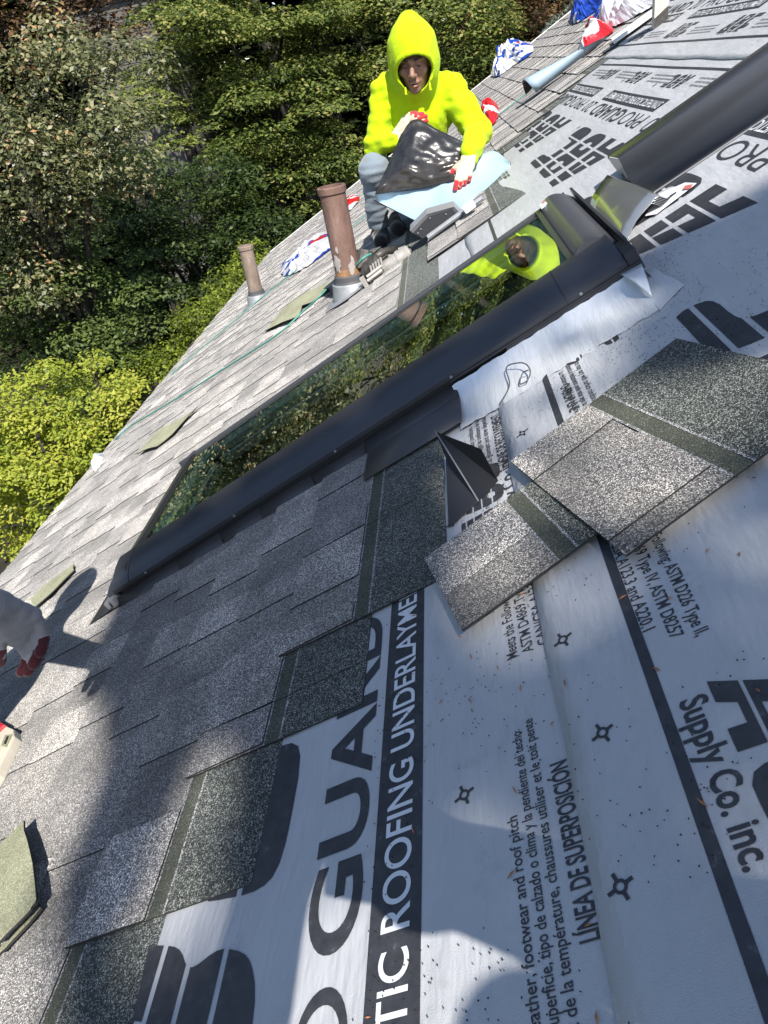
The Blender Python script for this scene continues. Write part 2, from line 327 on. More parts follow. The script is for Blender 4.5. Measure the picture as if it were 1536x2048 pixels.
def lay(me, s, h_hi, n=0.0, rz=0.0):                   # local x runs towards the camera from h_hi
    o = bpy.data.objects.new('shingle', me); COL.objects.link(o); o.parent = roof_o
    o.matrix_world = Matrix.Translation(P(s, h_hi, n)) @ ROOF_M @ Matrix.Rotation(rz, 4, 'Z'); return o
near_start = {0: 0.847, -1: 0.667, -2: 0.458, -3: 0.27, -4: 0.06}
def far_start(s):
    if s < -0.45: return None
    if s < -0.2: return 2.86
    return 4.13 + 0.82*s + 0.03*math.sin(s*23)
cut_id = 100
def run(s, h_lo, h_hi, ph):
    global cut_id
    edges = []; e = h_hi - ((h_hi - ph) % 1.0)
    cur = h_hi
    while cur > h_lo + 1e-4:
        nxt = max(h_lo, e if e < cur-0.05 else e-1.0); e = nxt if nxt == h_lo else nxt
        edges.append((nxt, cur)); cur = nxt; e = cur-1.0
    for a, b_ in edges:
        L = b_-a-0.0015
        if L < 0.03: continue
        if abs(L-0.9985) < 1e-3: me = random.choice(VARS)
        else:
            cut_id += 1; me = shingle_mesh('shingle', L, cut_id)
        lay(me, s + random.uniform(-0.0015, 0.0015), b_-0.001, 0.0005+random.uniform(0, 0.001), random.uniform(-0.0015, 0.0015))
for k in range(-16, 20):
    s = -0.67 + k*EXPO; ph = (k*0.37+0.12) % 1.0
    fs = far_start(s)
    if k <= 0:
        lo = near_start.get(k, -0.15 - 0.19*((-k) % 5))
        if s+EXPO*0.55 > SKY_S0: run(s, lo, SKY_H0-0.008, ph); run(s, SKY_H1+0.03, H_RAKE+0.02, ph)
        else: run(s, lo, H_RAKE+0.02, ph)
    elif fs is not None: run(s, fs, H_RAKE+0.02, ph)
    if k > 18: break

# ------------------------------------------------------------------ underlayment sheets and their print
def wave(s, h): return 0.0011*math.sin(s*7.1+h*2.3) + 0.0009*math.sin(h*5.7-s*3.9+1.2)
def sheet(name, s0, s1, h0, h1, n, label, ns=40, nh=160, hole=None, skew=0.0, edge=None):
    v, f = [], []
    for j in range(nh+1):
        for i in range(ns+1):
            s = s0+(s1-s0)*i/ns; h = h0+(h1-h0)*j/nh
            if edge and i == 0: s += edge(h)
            v.append(P(s+skew*(h-h0), h, n+0.002+wave(s, h)))
    for j in range(nh):
        for i in range(ns):
            sc_, hc_ = s0+(s1-s0)*(i+.5)/ns, h0+(h1-h0)*(j+.5)/nh
            if hole and hole[0] < sc_ < hole[1] and hole[2] < hc_ < hole[3]: continue
            a = j*(ns+1)+i; f.append((a, a+1, a+ns+2, a+ns+1))
    o = link(name, mesh(name, v, f, True), roof_o, [MATS['underlayment']]); o['label'] = label
    md = o.modifiers.new('thickness', 'SOLIDIFY'); md.thickness = 0.0012; md.offset = -1
    return o
hole = (-1.34, 0.06, 1.56, 2.13)
sheet_low = sheet('underlayment_sheet', -1.06, -0.10, -1.2, 5.0, 0.0, 'pale grey printed underlayment sheet nearest the laid shingles', hole=hole)
sheet_mid = sheet('underlayment_sheet', -0.215, 0.83, -1.2, 6.0, 0.0032, 'middle pale grey printed underlayment sheet reaching past the skylight', hole=hole, edge=lambda h: 0.0008*math.sin(h*17)+0.0006*math.sin(h*41)+0.004*max(0, h-1.0)*math.sin(h*13))
sheet_top = sheet('underlayment_sheet', 0.755, 1.8, -1.2, 7.0, 0.0064, 'uppermost pale grey printed underlayment sheet by the roof vent', edge=lambda h: 0.003*math.sin(h*13))
NOFF = {id(sheet_low): 0.0, id(sheet_mid): 0.0032, id(sheet_top): 0.0064}

DG = None
def text_mesh(body, size, bold=0.0, sx=1.0, shear=0.0, space=1.0):
    cu = bpy.data.curves.new('t', 'FONT'); cu.body = body; cu.size = size; cu.offset = bold; cu.shear = shear; cu.space_character = space; cu.resolution_u = 7 if size > 0.04 else 3
    o = bpy.data.objects.new('t', cu); COL.objects.link(o); bpy.context.view_layer.update()
    me = bpy.data.meshes.new_from_object(o.evaluated_get(bpy.context.evaluated_depsgraph_get()))
    bpy.data.objects.remove(o); bpy.data.curves.remove(cu)
    v = np.empty(len(me.vertices)*3, np.float32); me.vertices.foreach_get('co', v); v = v.reshape(-1, 3); v[:, 0] *= sx
    f = [tuple(p.vertices) for p in me.polygons]; bpy.data.meshes.remove(me); return v, f
def print_on(sh, v, f, s, h, flip=False, name='lettering', m='print_ink', up=0.0008, rot=0.0, wid=None):
    """default: reads away from the camera with letter tops downhill; flip: reads towards the camera, tops uphill"""
    if wid: v = v.copy(); v[:, 0] *= wid/max(1e-6, v[:, 0].max()-min(0, v[:, 0].min()))
    sg = -1 if flip else 1; out = []; n0 = NOFF[id(sh)]+0.002+up; c, d = math.cos(rot), math.sin(rot)
    for x, y, _ in v:
        x, y = x*c-y*d, x*d+y*c; hh, ss = h+sg*x, s-sg*y; out.append(P(ss, hh, n0+wave(ss, hh)))
    o = link(name, mesh(name, out, f), sh, [MATS[m]]); return o
def strip_on(sh, s0, s1, h0, h1, up=0.0006, m='print_ink', name='printed_band'):
    k = max(2, int((h1-h0)/0.04)); v, f = [], []
    for j in range(k+1):
        h = h0+(h1-h0)*j/k
        for s in (s0, s1): v.append(P(s, h, NOFF[id(sh)]+0.002+up+wave(s, h)))
    for j in range(k): f.append((2*j, 2*j+1, 2*j+3, 2*j+2))
    return link(name, mesh(name, v, f), sh, [MATS[m]])
def striped_logo(size, bands=5):
    """bold slanted ABC cut by level white lines"""
    out_v, out_f = [], []
    shapes = {'A': [[(0,0),(.30,0),(.37,.16),(.64,.16),(.66,0),(.95,0),(.80,1),(.42,1)], [(.44,.33),(.63,.33),(.60,.72)]],
              'B': [[(0,0),(.66,0),(.84,.1),(.88,.3),(.78,.47),(.90,.58),(.92,.84),(.78,1),(0,1)], None],
              'C': [[(.12,0),(.86,0),(.86,.3),(.34,.3),(.30,.38),(.30,.62),(.36,.72),(.86,.72),(.86,1),(.14,1),(0,.86),(0,.14)], None]}
    holes = {'B': [[(.3,.18),(.55,.18),(.58,.36),(.3,.36)], [(.3,.62),(.58,.62),(.6,.82),(.3,.82)]], 'A': [[(.44,.33),(.63,.33),(.585,.72)]], 'C': []}
    x0 = 0.0
    for ch in 'ABC':
        cu = bpy.data.curves.new('t', 'CURVE'); cu.dimensions = '2D'; cu.fill_mode = 'BOTH'
        for poly in [shapes[ch][0]] + holes[ch]:
            if ch in 'BC':
                for rat in (0.2, 0.25): poly = [((1-w)*a[0]+w*b[0], (1-w)*a[1]+w*b[1]) for a, b in zip(poly, poly[1:]+poly[:1]) for w in (rat, 1-rat)]
            sp = cu.splines.new('POLY'); sp.points.add(len(poly)-1); sp.use_cyclic_u = True
            for q, p in zip(sp.points, poly): q.co = ((x0+p[0]*1.02+p[1]*0.18)*size, p[1]*size, 0, 1)
        o = bpy.data.objects.new('t', cu); COL.objects.link(o); bpy.context.view_layer.update()
        me = bpy.data.meshes.new_from_object(o.evaluated_get(bpy.context.evaluated_depsgraph_get()))
        bpy.data.objects.remove(o)
        lo = 0.0; hs = [0.27, 0.23, 0.2, 0.17, 0.13]
        for b_ in hs:
            bm = bmesh.new(); bm.from_mesh(me)
            for co, no in (((0, lo*size, 0), (0, 1, 0)), ((0, (lo+b_-0.035)*size, 0), (0, -1, 0))):
                bmesh.ops.bisect_plane(bm, geom=bm.verts[:]+bm.edges[:]+bm.faces[:], plane_co=co, plane_no=no, clear_inner=True)
            bm.verts.index_update(); off = len(out_v)
            out_v += [tuple(v.co) for v in bm.verts]; out_f += [tuple(v.index+off for v in fc.verts) for fc in bm.faces]; bm.free(); lo += b_
        bpy.data.meshes.remove(me); x0 += 1.12
    return np.array(out_v, np.float32), out_f
logo_big, logo_f = striped_logo(0.25); logo_sm = logo_big*0.34
T_PRO = text_mesh('PRO', 0.094, 0.0, 1.25); T_GUARD = text_mesh('GUARD', 0.094, 0.0022, 1.35); T_20 = text_mesh('20', 0.094, 0.0, 1.25)
T_SYN = text_mesh('SYNTHETIC ROOFING UNDERLAYMENT', 0.048, 0.0005, 1.0)
T_SLIP = [text_mesh(t, 0.0165, 0.00015) for t in ('Slip resistance may vary with surface conditions, weather, footwear and roof pitch',
          'La resistencia al deslizamiento puede variar según las condiciones de la superficie, tipo de calzado o clima y la pendiente del techo',
          'La résistance au glissement peut varier dépendant de la température, chaussures utiliser et le toit pente')]
T_LIN = text_mesh('LÍNEA DE SUPERPOSICIÓN', 0.026, 0.0006); T_OVL = text_mesh('OVERLAP LINE', 0.026, 0.0006); T_LRC = text_mesh('LIGNE DE RECOUVREMENT', 0.026, 0.0006)
T_SUP = text_mesh('Supply Co. inc.', 0.036, 0.0009); T_MEET = [text_mesh(t, 0.021, 0.0002) for t in ('Meets the Following: ASTM D226 Type II,', 'ASTM D4869 Type IV, ASTM D8257', 'CAN/CSA A123.3 and A220.1')]
def cross_mark(r):
    v, f = [], []; k = 12
    for j in range(k):
        a = 2*math.pi*j/k
        for q in (0.28*r, 0.52*r): v.append((q*math.cos(a), q*math.sin(a), 0))
    for j in range(k): f.append((2*j, 2*j+1, (2*j+3) % (2*k), (2*j+2) % (2*k)))
    for j in range(4):
        a = math.pi/2*j+0.35; c, d = math.cos(a), math.sin(a); o = len(v)
        v += [(x*c-y*d, x*d+y*c, 0) for x, y in ((.48*r,-.14*r), (r,-.14*r), (r,.14*r), (.48*r,.14*r))]; f.append((o, o+1, o+2, o+3))
    return np.array(v, np.float32), f
CROSS = cross_mark(0.0125)
PER = 1.05
def prints(sh, off, h_shift, ks, row_lo=True, row_hi=True, near=True):
    for k in ks:
        h = h_shift + k*PER
        print_on(sh, logo_big, logo_f, -0.585+off, h-0.11, name='logo', wid=0.80)
        print_on(sh, *T_PRO, -0.465+off, h+0.04, wid=0.28); print_on(sh, *T_GUARD, -0.465+off, h+0.345, wid=0.5); print_on(sh, *T_20, -0.465+off, h+0.90, wid=0.13)
        strip_on(sh, -0.449+off, -0.388+off, h+0.085, h+0.925)
        print_on(sh, *T_SYN, -0.4015+off, h+0.105, m='print_white', up=0.0012, wid=0.80)
        if row_hi:
            for i, t in enumerate(T_SLIP): print_on(sh, *t, -0.277+off+i*0.0155, h+0.0+(-0.045, -0.10, -0.02)[i], wid=(0.47, 0.62, 0.55)[i])
            print_on(sh, *(T_LIN, T_OVL, T_LRC)[k % 3], -0.217+off, h+0.295, wid=0.17)
            print_on(sh, *T_LRC, -0.217+off, h+0.02, wid=0.2)
            for i, t in enumerate(T_MEET): print_on(sh, *t, -0.252+off+i*0.021, h+0.625, wid=(0.25, 0.235, 0.21)[i])
            print_on(sh, logo_sm, logo_f, -0.234+off, h+0.90, name='logo', wid=0.2); print_on(sh, *T_SUP, -0.212+off, h+0.885, wid=0.21)
        for hs, ss in ((0.469, -0.335), (0.98, -0.335), (0.70, -0.60)):
            print_on(sh, *CROSS, ss+off, h+hs, name='nail_mark', up=0.0009)
def prints_low(sh, off, h_shift, ks):                  # the lower border, reading back towards the camera
    for k in ks:
        h = h_shift + k*PER
        print_on(sh, logo_sm*1.25, logo_f, -0.066+off, h+0.485, True, 'logo', wid=0.27); print_on(sh, *T_SUP, -0.096+off, h+0.475, True, wid=0.165)
        for i, t in enumerate(T_MEET): print_on(sh, *t, -0.058+off-i*0.0235, h+0.775, True, wid=(0.235, 0.225, 0.2)[i])
        print_on(sh, *T_OVL, -0.092+off, h+1.215, True, wid=0.11)
        for i, t in enumerate(T_SLIP): print_on(sh, *t, -0.052+off-i*0.0165, h+1.335-0.03*i, True, wid=(0.42, 0.5, 0.5)[i])
        for hs, ss in ((0.616, -0.192), (0.475, -0.174), (0.328, -0.191), (1.13, -0.18)):
            print_on(sh, *CROSS, ss+off, h+hs, name='nail_mark', up=0.0009)
prints(sheet_low, 0.0, 0.0, (0, 1))
strip_on(sheet_mid, -0.118, -0.106, -1.2, 6.0, name='overlap_line')
prints_low(sheet_mid, 0.0, 0.0, (0, 1, 3))
prints(sheet_mid, 0.955, 0.54, (-1, 0, 1, 2, 3), row_hi=False)
for h in (2.25, 2.8, 3.35, 3.9): 
    print_on(sheet_mid, logo_sm*0.8, logo_f, 0.68, h, name='logo'); 
    for i, t in enumerate(T_SLIP): print_on(sheet_mid, *t, 0.64+i*0.017, h+0.18, wid=0.3)
strip_on(sheet_mid, 0.706, 0.718, -1.2, 6.0, name='overlap_line')
strip_on(sheet_top, 0.848, 0.860, -1.2, 7.0, name='overlap_line')
for h in (3.2, 3.9, 4.6): 
    print_on(sheet_top, logo_sm*0.9, logo_f, 0.90, h, True, 'logo'); print_on(sheet_top, *T_SUP, 0.885, h, True)
    for i, t in enumerate(T_SLIP): print_on(sheet_top, *t, 0.93-i*0.017, h-0.3, True, wid=0.3)
for k in (2, 3, 4):                                    # this roll was laid the other way round
    h = 0.875 + k*PER
    strip_on(sheet_top, 1.005, 1.066, h-0.925, h-0.085); print_on(sheet_top, *T_SYN, 1.0185, h-0.105, True, m='print_white', up=0.0012, wid=0.80)
    print_on(sheet_top, *T_PRO, 1.082, h-0.04, True, wid=0.28); print_on(sheet_top, *T_GUARD, 1.082, h-0.345, True, wid=0.5); print_on(sheet_top, *T_20, 1.082, h-0.90, True, wid=0.13)
    print_on(sheet_top, logo_big, logo_f, 1.20, h+0.11, True, 'logo', wid=0.80)

# ------------------------------------------------------------------ skylight
sk = thing('skylight', 'long dark framed roof skylight reflecting the worker and trees', 'skylight', P(-0.6, 1.74, 0))
DM, DMM, RB = MATS['dark_metal'], MATS['dark_metal_matt'], MATS['rubber_black']
hm0, hm1 = 1.455, 2.185                                 # outer edges of the cladding
C0, C1 = -1.375, 0.045                                  # side cladding from the lower end to the hood
prof = [(d*1.12, 0.047+(z-0.047)*0.74) for d, z in ((0.0, 0.047), (0.0, 0.060), (0.006, 0.069), (0.020, 0.079), (0.042, 0.090), (0.070, 0.099), (0.098, 0.1045), (0.112, 0.1045), (0.116, 0.097))]
prof_in = [(0.02, 0.047), (0.116, 0.090)]
for sgn, hb in ((1, hm0), (-1, hm1)):
    sc_ = 1.0 if sgn == 1 else 0.45
    mb = MB(); pr = prof+[(0.13, 0.05), (0.014, 0.045)]
    a = [P(C0, hb+sgn*d*sc_, z) for d, z in pr]; b_ = [P(C1+0.075, hb+sgn*d*sc_, z) for d, z in pr]
    mb.sweep(a, b_, close=True); mb.f.append(tuple(range(len(a)))); mb.m.append(0); mb.f.append(tuple(range(len(a), 2*len(a)))); mb.m.append(0)
    mb.build('side_cladding', DM, sk, auto=0.6)
gh0, gh1 = hm0+0.130, hm1-0.058; GN = 0.0815
# lower end: low rounded rail so water runs off the glass
mb = MB(); pr = [(-1.402, 0.044), (-1.405, 0.052), (-1.398, 0.062), (-1.380, 0.073), (-1.355, 0.080), (-1.335, 0.083), (-1.322, 0.083), (-1.322, 0.06), (-1.39, 0.044)]
hw = [(hm0+0.004, 0), (hm1-0.004, 0)]
a = [P(s, hm0+0.004+max(0, (z-0.05))*1.2, z) for s, z in pr]; b_ = [P(s, hm1-0.004, z) for s, z in pr]
mb.sweep(a, b_, close=True); mb.f += [tuple(range(9)), tuple(range(9, 18))]; mb.m += [0, 0]
mb.build('lower_cladding', DM, sk, auto=0.6)
mb = MB(); mb.box((-1.3215, gh0-0.002, GN), (-1.300, gh1+0.002, GN+0.004)); mb.build('seal_strip', RB, sk)
# hood over the upper end
mb = MB(); hp = []
for i in range(11):
    t = i/10; hp.append((0.045+0.092*t, 0.090+0.028*math.sin(math.pi*min(1, t*1.02))**0.8 - 0.024*t))
a = [P(s, gh0-0.012, z-0.004) for s, z in hp]; b_ = [P(s, gh1+0.012, z-0.004) for s, z in hp]
a = [P(hp[0][0], gh0-0.012, 0.07)] + a + [P(hp[-1][0], gh0-0.012, 0.05)]; b_ = [P(hp[0][0], gh1+0.012, 0.07)] + b_ + [P(hp[-1][0], gh1+0.012, 0.05)]
mb.sweep(a, b_, close=True); mb.f += [tuple(range(len(a))), tuple(range(len(a), 2*len(a)))]; mb.m += [0, 0]
mb.build('top_hood', MATS['flash_metal'], sk, auto=0.7)
mb = MB(); mb.box((0.032, gh0-0.004, GN+0.003), (0.0445, gh1+0.004, GN+0.009)); mb.box((0.139, hm0+0.05, 0.045), (0.145, hm1-0.02, 0.082)); mb.build('hood_lip', DM, sk)
mb = MB(); mb.box((-0.30, hm0-0.004, 0.0425), (0.146, hm0+0.03, 0.0465)); mb.box((-0.16, hm0-0.005, 0.036), (0.146, hm0+0.02, 0.0424)); mb.box((0.1215, hm0-0.002, 0.047), (0.146, hm0+0.09, 0.072)); mb.box((0.03, hm0-0.005, 0.028), (0.146, hm0+0.02, 0.0359)); mb.build('side_rail', DMM, sk, bevel=0.0012)
mb = MB(); mb.box((-1.385, hm0+0.022, 0.0), (0.118, hm0+0.034, 0.058)); mb.box((-1.385, hm1-0.034, 0.0), (0.118, hm1-0.022, 0.058)); mb.box((-1.385, hm0+0.0345, 0.0), (-1.374, hm1-0.0345, 0.058)); mb.box((0.107, hm0+0.0345, 0.0), (0.118, hm1-0.0345, 0.058)); mb.build('curb', RB, sk)
mb = MB(); mb.box((-1.36, hm0+0.006, 0.034), (0.118, hm0+0.021, 0.0465)); mb.box((-0.72, hm0+0.001, 0.030), (-0.55, hm0+0.021, 0.0339)); mb.build('gasket', RB, sk, bevel=0.001)
me_ = mesh('glass_pane', [P(-1.322, gh0-0.004, GN), P(0.046, gh0-0.004, GN), P(0.046, gh1+0.004, GN), P(-1.322, gh1+0.004, GN)], [(0, 1, 2, 3)])
link('glass_pane', me_, sk, [MATS['glazing']])
for s_ in (-1.31, -0.01):                               # cladding joints and their screws
    mb = MB(); mb.tube([P(s_, hm0+d, z+0.0004) for d, z in prof[:-1]], 0.0009, 5); mb.build('joint', RB, sk)
for s_ in (-1.25, -0.93, -0.61, -0.29, 0.02):
    mb = MB(); mb.tube([P(s_, hm0-0.0005, 0.0525), P(s_, hm0-0.002, 0.0525)], 0.0032, 10); mb.build('screw', MATS['galvanised'], sk)
# inner sash and light shaft
WF = MATS['wood_frame']
for nm, c0, c1 in (('sash_rail', (-1.322, gh0, 0.05), (-1.215, gh1, 0.072)), ('sash_rail', (-0.045, gh0, 0.05), (0.05, gh1, 0.072)),
                   ('sash_stile', (-1.2148, gh0, 0.05), (-0.0452, gh0+0.05, 0.072)), ('sash_stile', (-1.2148, gh1-0.085, 0.05), (-0.0452, gh1, 0.072)),
                   ('sash_stile', (-1.17, gh1-0.115, 0.02), (-0.06, gh1-0.088, 0.048)), ('sash_rail', (-1.2145, gh0+.06, 0.02), (-1.18, gh1-0.12, 0.048))):
    mb = MB(); mb.box(c0, c1); mb.build(nm, WF, sk, bevel=0.003)
mb = MB(); q0, q1 = (-1.275, gh0+0.015), (-0.005, gh1-0.015)
tp = [P(q0[0], q0[1], 0.049), P(q1[0], q0[1], 0.049), P(q1[0], q1[1], 0.049), P(q0[0], q1[1], 0.049)]; bt = [p-Vector((0, 0, 0.75)) for p in tp]
mb.add(tp+bt, [(0,1,5,4), (1,2,6,5), (2,3,7,6), (3,0,4,7), (4,5,6,7)]); mb.build('light_shaft', MATS['shaft_white'], sk)
# maker's plate on the hood
mb = MB(); mb.box((0.049, gh1-0.045, 0.0975), (0.068, gh1-0.008, 0.1035)); pl = mb.build('maker_plate', MATS['print_white'], sk)
mb = MB(); mb.box((0.058, gh1-0.026, 0.1036), (0.067, gh1-0.010, 0.1041)); mb.build('red_mark', MATS['print_red'], pl)
# step flashing up the near side, one piece per course, and the lower apron
edges = [-1.385, -1.15, -1.0, -0.86, -0.70, -0.535, -0.292]
for i in range(6):
    mb = MB(); s0, s1 = edges[i]-0.004, edges[i+1]; o = 0.0012*(i % 2)
    w = hm0+0.0035-o
    top, fl = 0.034, (1.30 if i == 5 else 1.41)
    pr = [(w+0.002, top), (w-0.030, 0.018), (w-0.036, 0.0155), (fl, 0.0145)] if i == 5 else [(w+0.002, top), (w-0.018, 0.012), (w-0.024, 0.008), (fl, 0.006)]
    mb.sweep([P(s0, hh, z+o) for hh, z in pr], [P(s1, hh, z+o) for hh, z in pr]); mb.build('step_flashing', MATS['step_metal'], sk, solid=0.0012, auto=1.2)
mb = MB(); pr = [(-1.395, 0.045), (-1.40, 0.026), (-1.42, 0.022), (-1.50, 0.019)]
mb.sweep([P(s, hm0-0.02, z) for s, z in pr], [P(s, hm1+0.02, z) for s, z in pr]); mb.build('apron_flashing', DM, sk, solid=0.0012, auto=1.0)
mb = MB(); mb.box((-1.42, hm0-0.014, 0.018), (-1.385, hm0+0.03, 0.0455)); mb.build('corner_flashing', MATS['flash_edge'], sk, bevel=0.006)
mb = MB(); pr = [(hm1-0.004, 0.046), (hm1+0.002, 0.02), (hm1+0.02, 0.017)]
mb.sweep([P(-1.39, hh, z) for hh, z in pr], [P(0.118, hh, z) for hh, z in pr]); mb.build('step_flashing', MATS['step_metal'], sk, solid=0.0012)

# silver peel-and-stick membrane turned up against the curb
foil = thing('membrane_strip', 'silver white self adhesive membrane turned up along the skylight side', 'membrane', P(-0.1, 1.35, 0))
v, f = [], []; NS = 48
for i in range(NS+1):
    s = -0.300+(0.123+0.300)*i/NS; rag = 0.004*math.sin(i*1.9)+0.003*math.sin(i*4.7)
    lowe = 1.284+rag*0.6
    for hh, z in ((lowe, 0.0075), (1.33, 0.0085), (1.375, 0.010), (1.405, 0.0125), (1.428, 0.019), (1.443, 0.028), (1.450, 0.0355)):
        v.append(P(s+0.012*(hh-1.36), hh+0.0012*math.sin(s*90+z*60), z+0.0018*noise.noise(Vector((s*22, hh*22, 1)))+0.0007*math.sin(s*190)))
for i in range(NS):
    for j in range(6): a = i*7+j; f.append((a, a+7, a+8, a+1))
o = link('side_strip', mesh('side_strip', v, f, True), foil, [MATS['foil_membrane']])
def ragged(pts, k, amp, seed):
    r = random.Random(seed); out = []
    for i, p in enumerate(pts):
        q = pts[(i+1) % len(pts)]; t = (Vector(q)-Vector(p)); nn = Vector((-t.y, t.x)).normalized()
        for j in range(k): out.append(Vector(p)+t*j/k+nn*(r.uniform(-amp, amp) if j else 0))
    return out
poly = ragged([(0.118, 1.284), (0.175, 1.322), (0.158, 1.50), (0.166, 1.69), (0.147, 1.69), (0.147, 1.44), (0.119, 1.44)], 6, 0.0022, 3)
mb = MB(); mb.slab([P(a, b_, 0.0085) for a, b_ in poly], D(0, 0, -0.001)); mb.build('corner_patch', MATS['foil_membrane'], foil)
A, B, C_ = P(0.100, 1.446, 0.044), P(0.142, 1.446, 0.040), P(0.122, 1.345, 0.010)
v, f = [], []; K = 8
for i in range(K+1):
    for j in range(K+1-i):
        u, w = i/K, j/K; p = A*(1-u-w)+B*u+C_*w; v.append(p+D(0, -0.012*math.sin(math.pi*w), 0.010*math.sin(math.pi*w)*(1-u)))
idx = {}; c = 0
for i in range(K+1):
    for j in range(K+1-i): idx[(i, j)] = c; c += 1
for i in range(K):
    for j in range(K-i):
        f.append((idx[i, j], idx[i+1, j], idx[i, j+1]))
        if j < K-i-1: f.append((idx[i+1, j], idx[i+1, j+1], idx[i, j+1]))
o = link('torn_flap', mesh('torn_flap', v, f, True), foil, [MATS['foil_membrane']]); md = o.modifiers.new('t', 'SOLIDIFY'); md.thickness = 0.0012
# bare strip of tape backing curled on the membrane
def catmull(pts, k=8):
    pts = [Vector(p) for p in pts]; out = []
    for i in range(len(pts)-1):
        p0, p1, p2, p3 = pts[max(i-1, 0)], pts[i], pts[i+1], pts[min(i+2, len(pts)-1)]
        for j in range(k):
            t = j/k; out.append(0.5*((2*p1)+(p2-p0)*t+(2*p0-5*p1+4*p2-p3)*t*t+(3*p1-p0-3*p2+p3)*t**3))
    return out+[pts[-1]]
mb = MB(); mb.tube(catmull([P(*roof(x, y, 0.014), 0.012+z) for x, y, z in ((998, 806, 0), (1020, 772, .004), (1018, 742, .012), (1050, 735, .014), (1064, 745, .010), (1058, 762, .006), (1040, 768, .002), (1048, 752, .008), (1062, 748, .012))]), 0.0014, 5)
tag(mb.build('wire_scrap', MATS['boot_rubber'], None, smooth=True), 'thin curled wire scrap lying on the silver membrane', 'wire')

# ------------------------------------------------------------------ metal pieces waiting by the skylight
hf = thing('head_flashing', 'long dark grey bent metal flashing lying up the slope', 'flashing', P(0.6, 2.05, 0))
pr = [(1.925, 0.012), (1.930, 0.009), (2.03, 0.009), (2.062, 0.012), (2.084, 0.022), (2.094, 0.040), (2.094, 0.084), (2.100, 0.088), (2.26, 0.074), (2.272, 0.066)]
mb = MB(); mb.sweep([P(0.272, hh, z) for hh, z in pr], [P(1.75, hh, z) for hh, z in pr]); mb.build('trough', MATS['flash_metal'], hf, solid=0.0015, auto=1.0)
mb = MB(); mb.slab([P(0.2705, 2.098, 0.012), P(0.2705, 2.098, 0.0855), P(0.2705, 2.268, 0.068), P(0.2705, 2.17, 0.012)], D(0.0015, 0, 0)); e_ = mb.build('end_tab', MATS['flash_edge'], hf)
mb = MB(); mb.tube([P(0.2698, 2.15, 0.03), P(0.2700, 2.15, 0.03)], 0.006, 12); mb.build('hole', RB, e_)
mb = MB(); mb.box((0.272, 1.917, 0.0075), (1.75, 1.9245, 0.0095)); mb.build('hem', MATS['flash_edge'], hf)

st = thing('flashing_stack', 'stack of bent grey step flashings leaning at the skylight top', 'flashing', P(0.17, 1.95, 0))
a0, b0, c0, d0 = P(*roof(1246, 497, 0.012), 0.012), P(*roof(1181, 420, 0.012), 0.012), sight(1203, 366, 2.16), sight(1299, 411, 1.78)
for i in range(6):
    off = D(0.0035*i, 0.0025*i, 0.0008*i); mb = MB(); rows = []
    for j in range(7):
        t = j/6; bow = D(-0.010, 0, 0.004)*math.sin(math.pi*t)
        rows.append(([b0.lerp(a0, q/6)+bow+off if False else (b0.lerp(c0, t)).lerp(a0.lerp(d0, t), q/6)+bow+off for q in range(7)]))
    rows.append([p+D(0.006, 0, 0.002) for p in rows[-1]]); rows.append([p+D(0.035, 0.0, -0.032) for p in rows[-2]])
    vv = [p for rw in rows for p in rw]; ff = [(r_*7+q, r_*7+q+1, r_*7+q+8, r_*7+q+7) for r_ in range(8) for q in range(6)]
    mb.add(vv, ff); mb.build('bent_plate', MATS['bright_flash'], st, solid=0.0007, auto=0.8)

pp = [P(*roof(x, y, n), n) for x, y, n in ((1290, 432, .010), (1318, 388, .010), (1370, 365, .012), (1393, 366, .012), (1378, 378, .011), (1312, 428, .010))]
sheet_p = thing('instruction_sheet', 'white printed instruction sheet tucked under the long flashing', 'paper', pp[0])
mb = MB(); mb.slab(pp, D(0, 0, -0.0006)); mb.build('paper', MATS['paper'], sheet_p)
def quad_px(pts, n): return [P(*roof(x, y, n), n) for x, y in pts]
mb = MB(); mb.slab(quad_px([(1364, 379), (1370, 371), (1386, 368), (1380, 377)], 0.0135), D(0, 0, -0.0004)); mb.build('red_mark', MATS['print_red'], sheet_p)
for i in range(4):
    x, y = 1312+i*9, 412-i*7; mb = MB(); mb.slab(quad_px([(x, y), (x+22-i*3, y-14+i*2), (x+23-i*3, y-12+i*2), (x+1, y+2)], 0.0118+0.0003*i), D(0, 0, -0.0003)); mb.build('printed_line', MATS['print_red' if i == 0 else 'print_ink'], sheet_p)

# one step flashing set down folded open on the underlayment
sf = thing('bent_flashing', 'dark step flashing bent to a wedge on the bare underlayment', 'flashing', P(-0.29, 1.05, 0))
Pm0, Bq, Aq, Dq = P(*roof(871, 863, 0.062), 0.062), P(*roof(957, 1002, .006), .006), P(*roof(898, 1055, .008), .008), P(*roof(892, 916, .018), .018)
Eq, Cq = P(*roof(962, 898, 0.055), 0.055), P(*roof(996, 961, .006), .006)
mb = MB(); mb.add([Pm0, Bq, Aq, Dq], [(0, 1, 2, 3)]); mb.build('leaf', MATS['dark_metal_matt'], sf, solid=0.0016)
mb = MB(); mb.add([Pm0, Eq, Cq, Bq], [(0, 1, 2, 3)]); mb.build('leaf', MATS['rubber_black'], sf, solid=0.0016)  # same sheet, inner leaf coloured black for the shade in the fold
mb = MB(); mb.tube([Pm0, Bq], 0.0014, 6); mb.build('folded_edge', MATS['flash_edge'], sf)

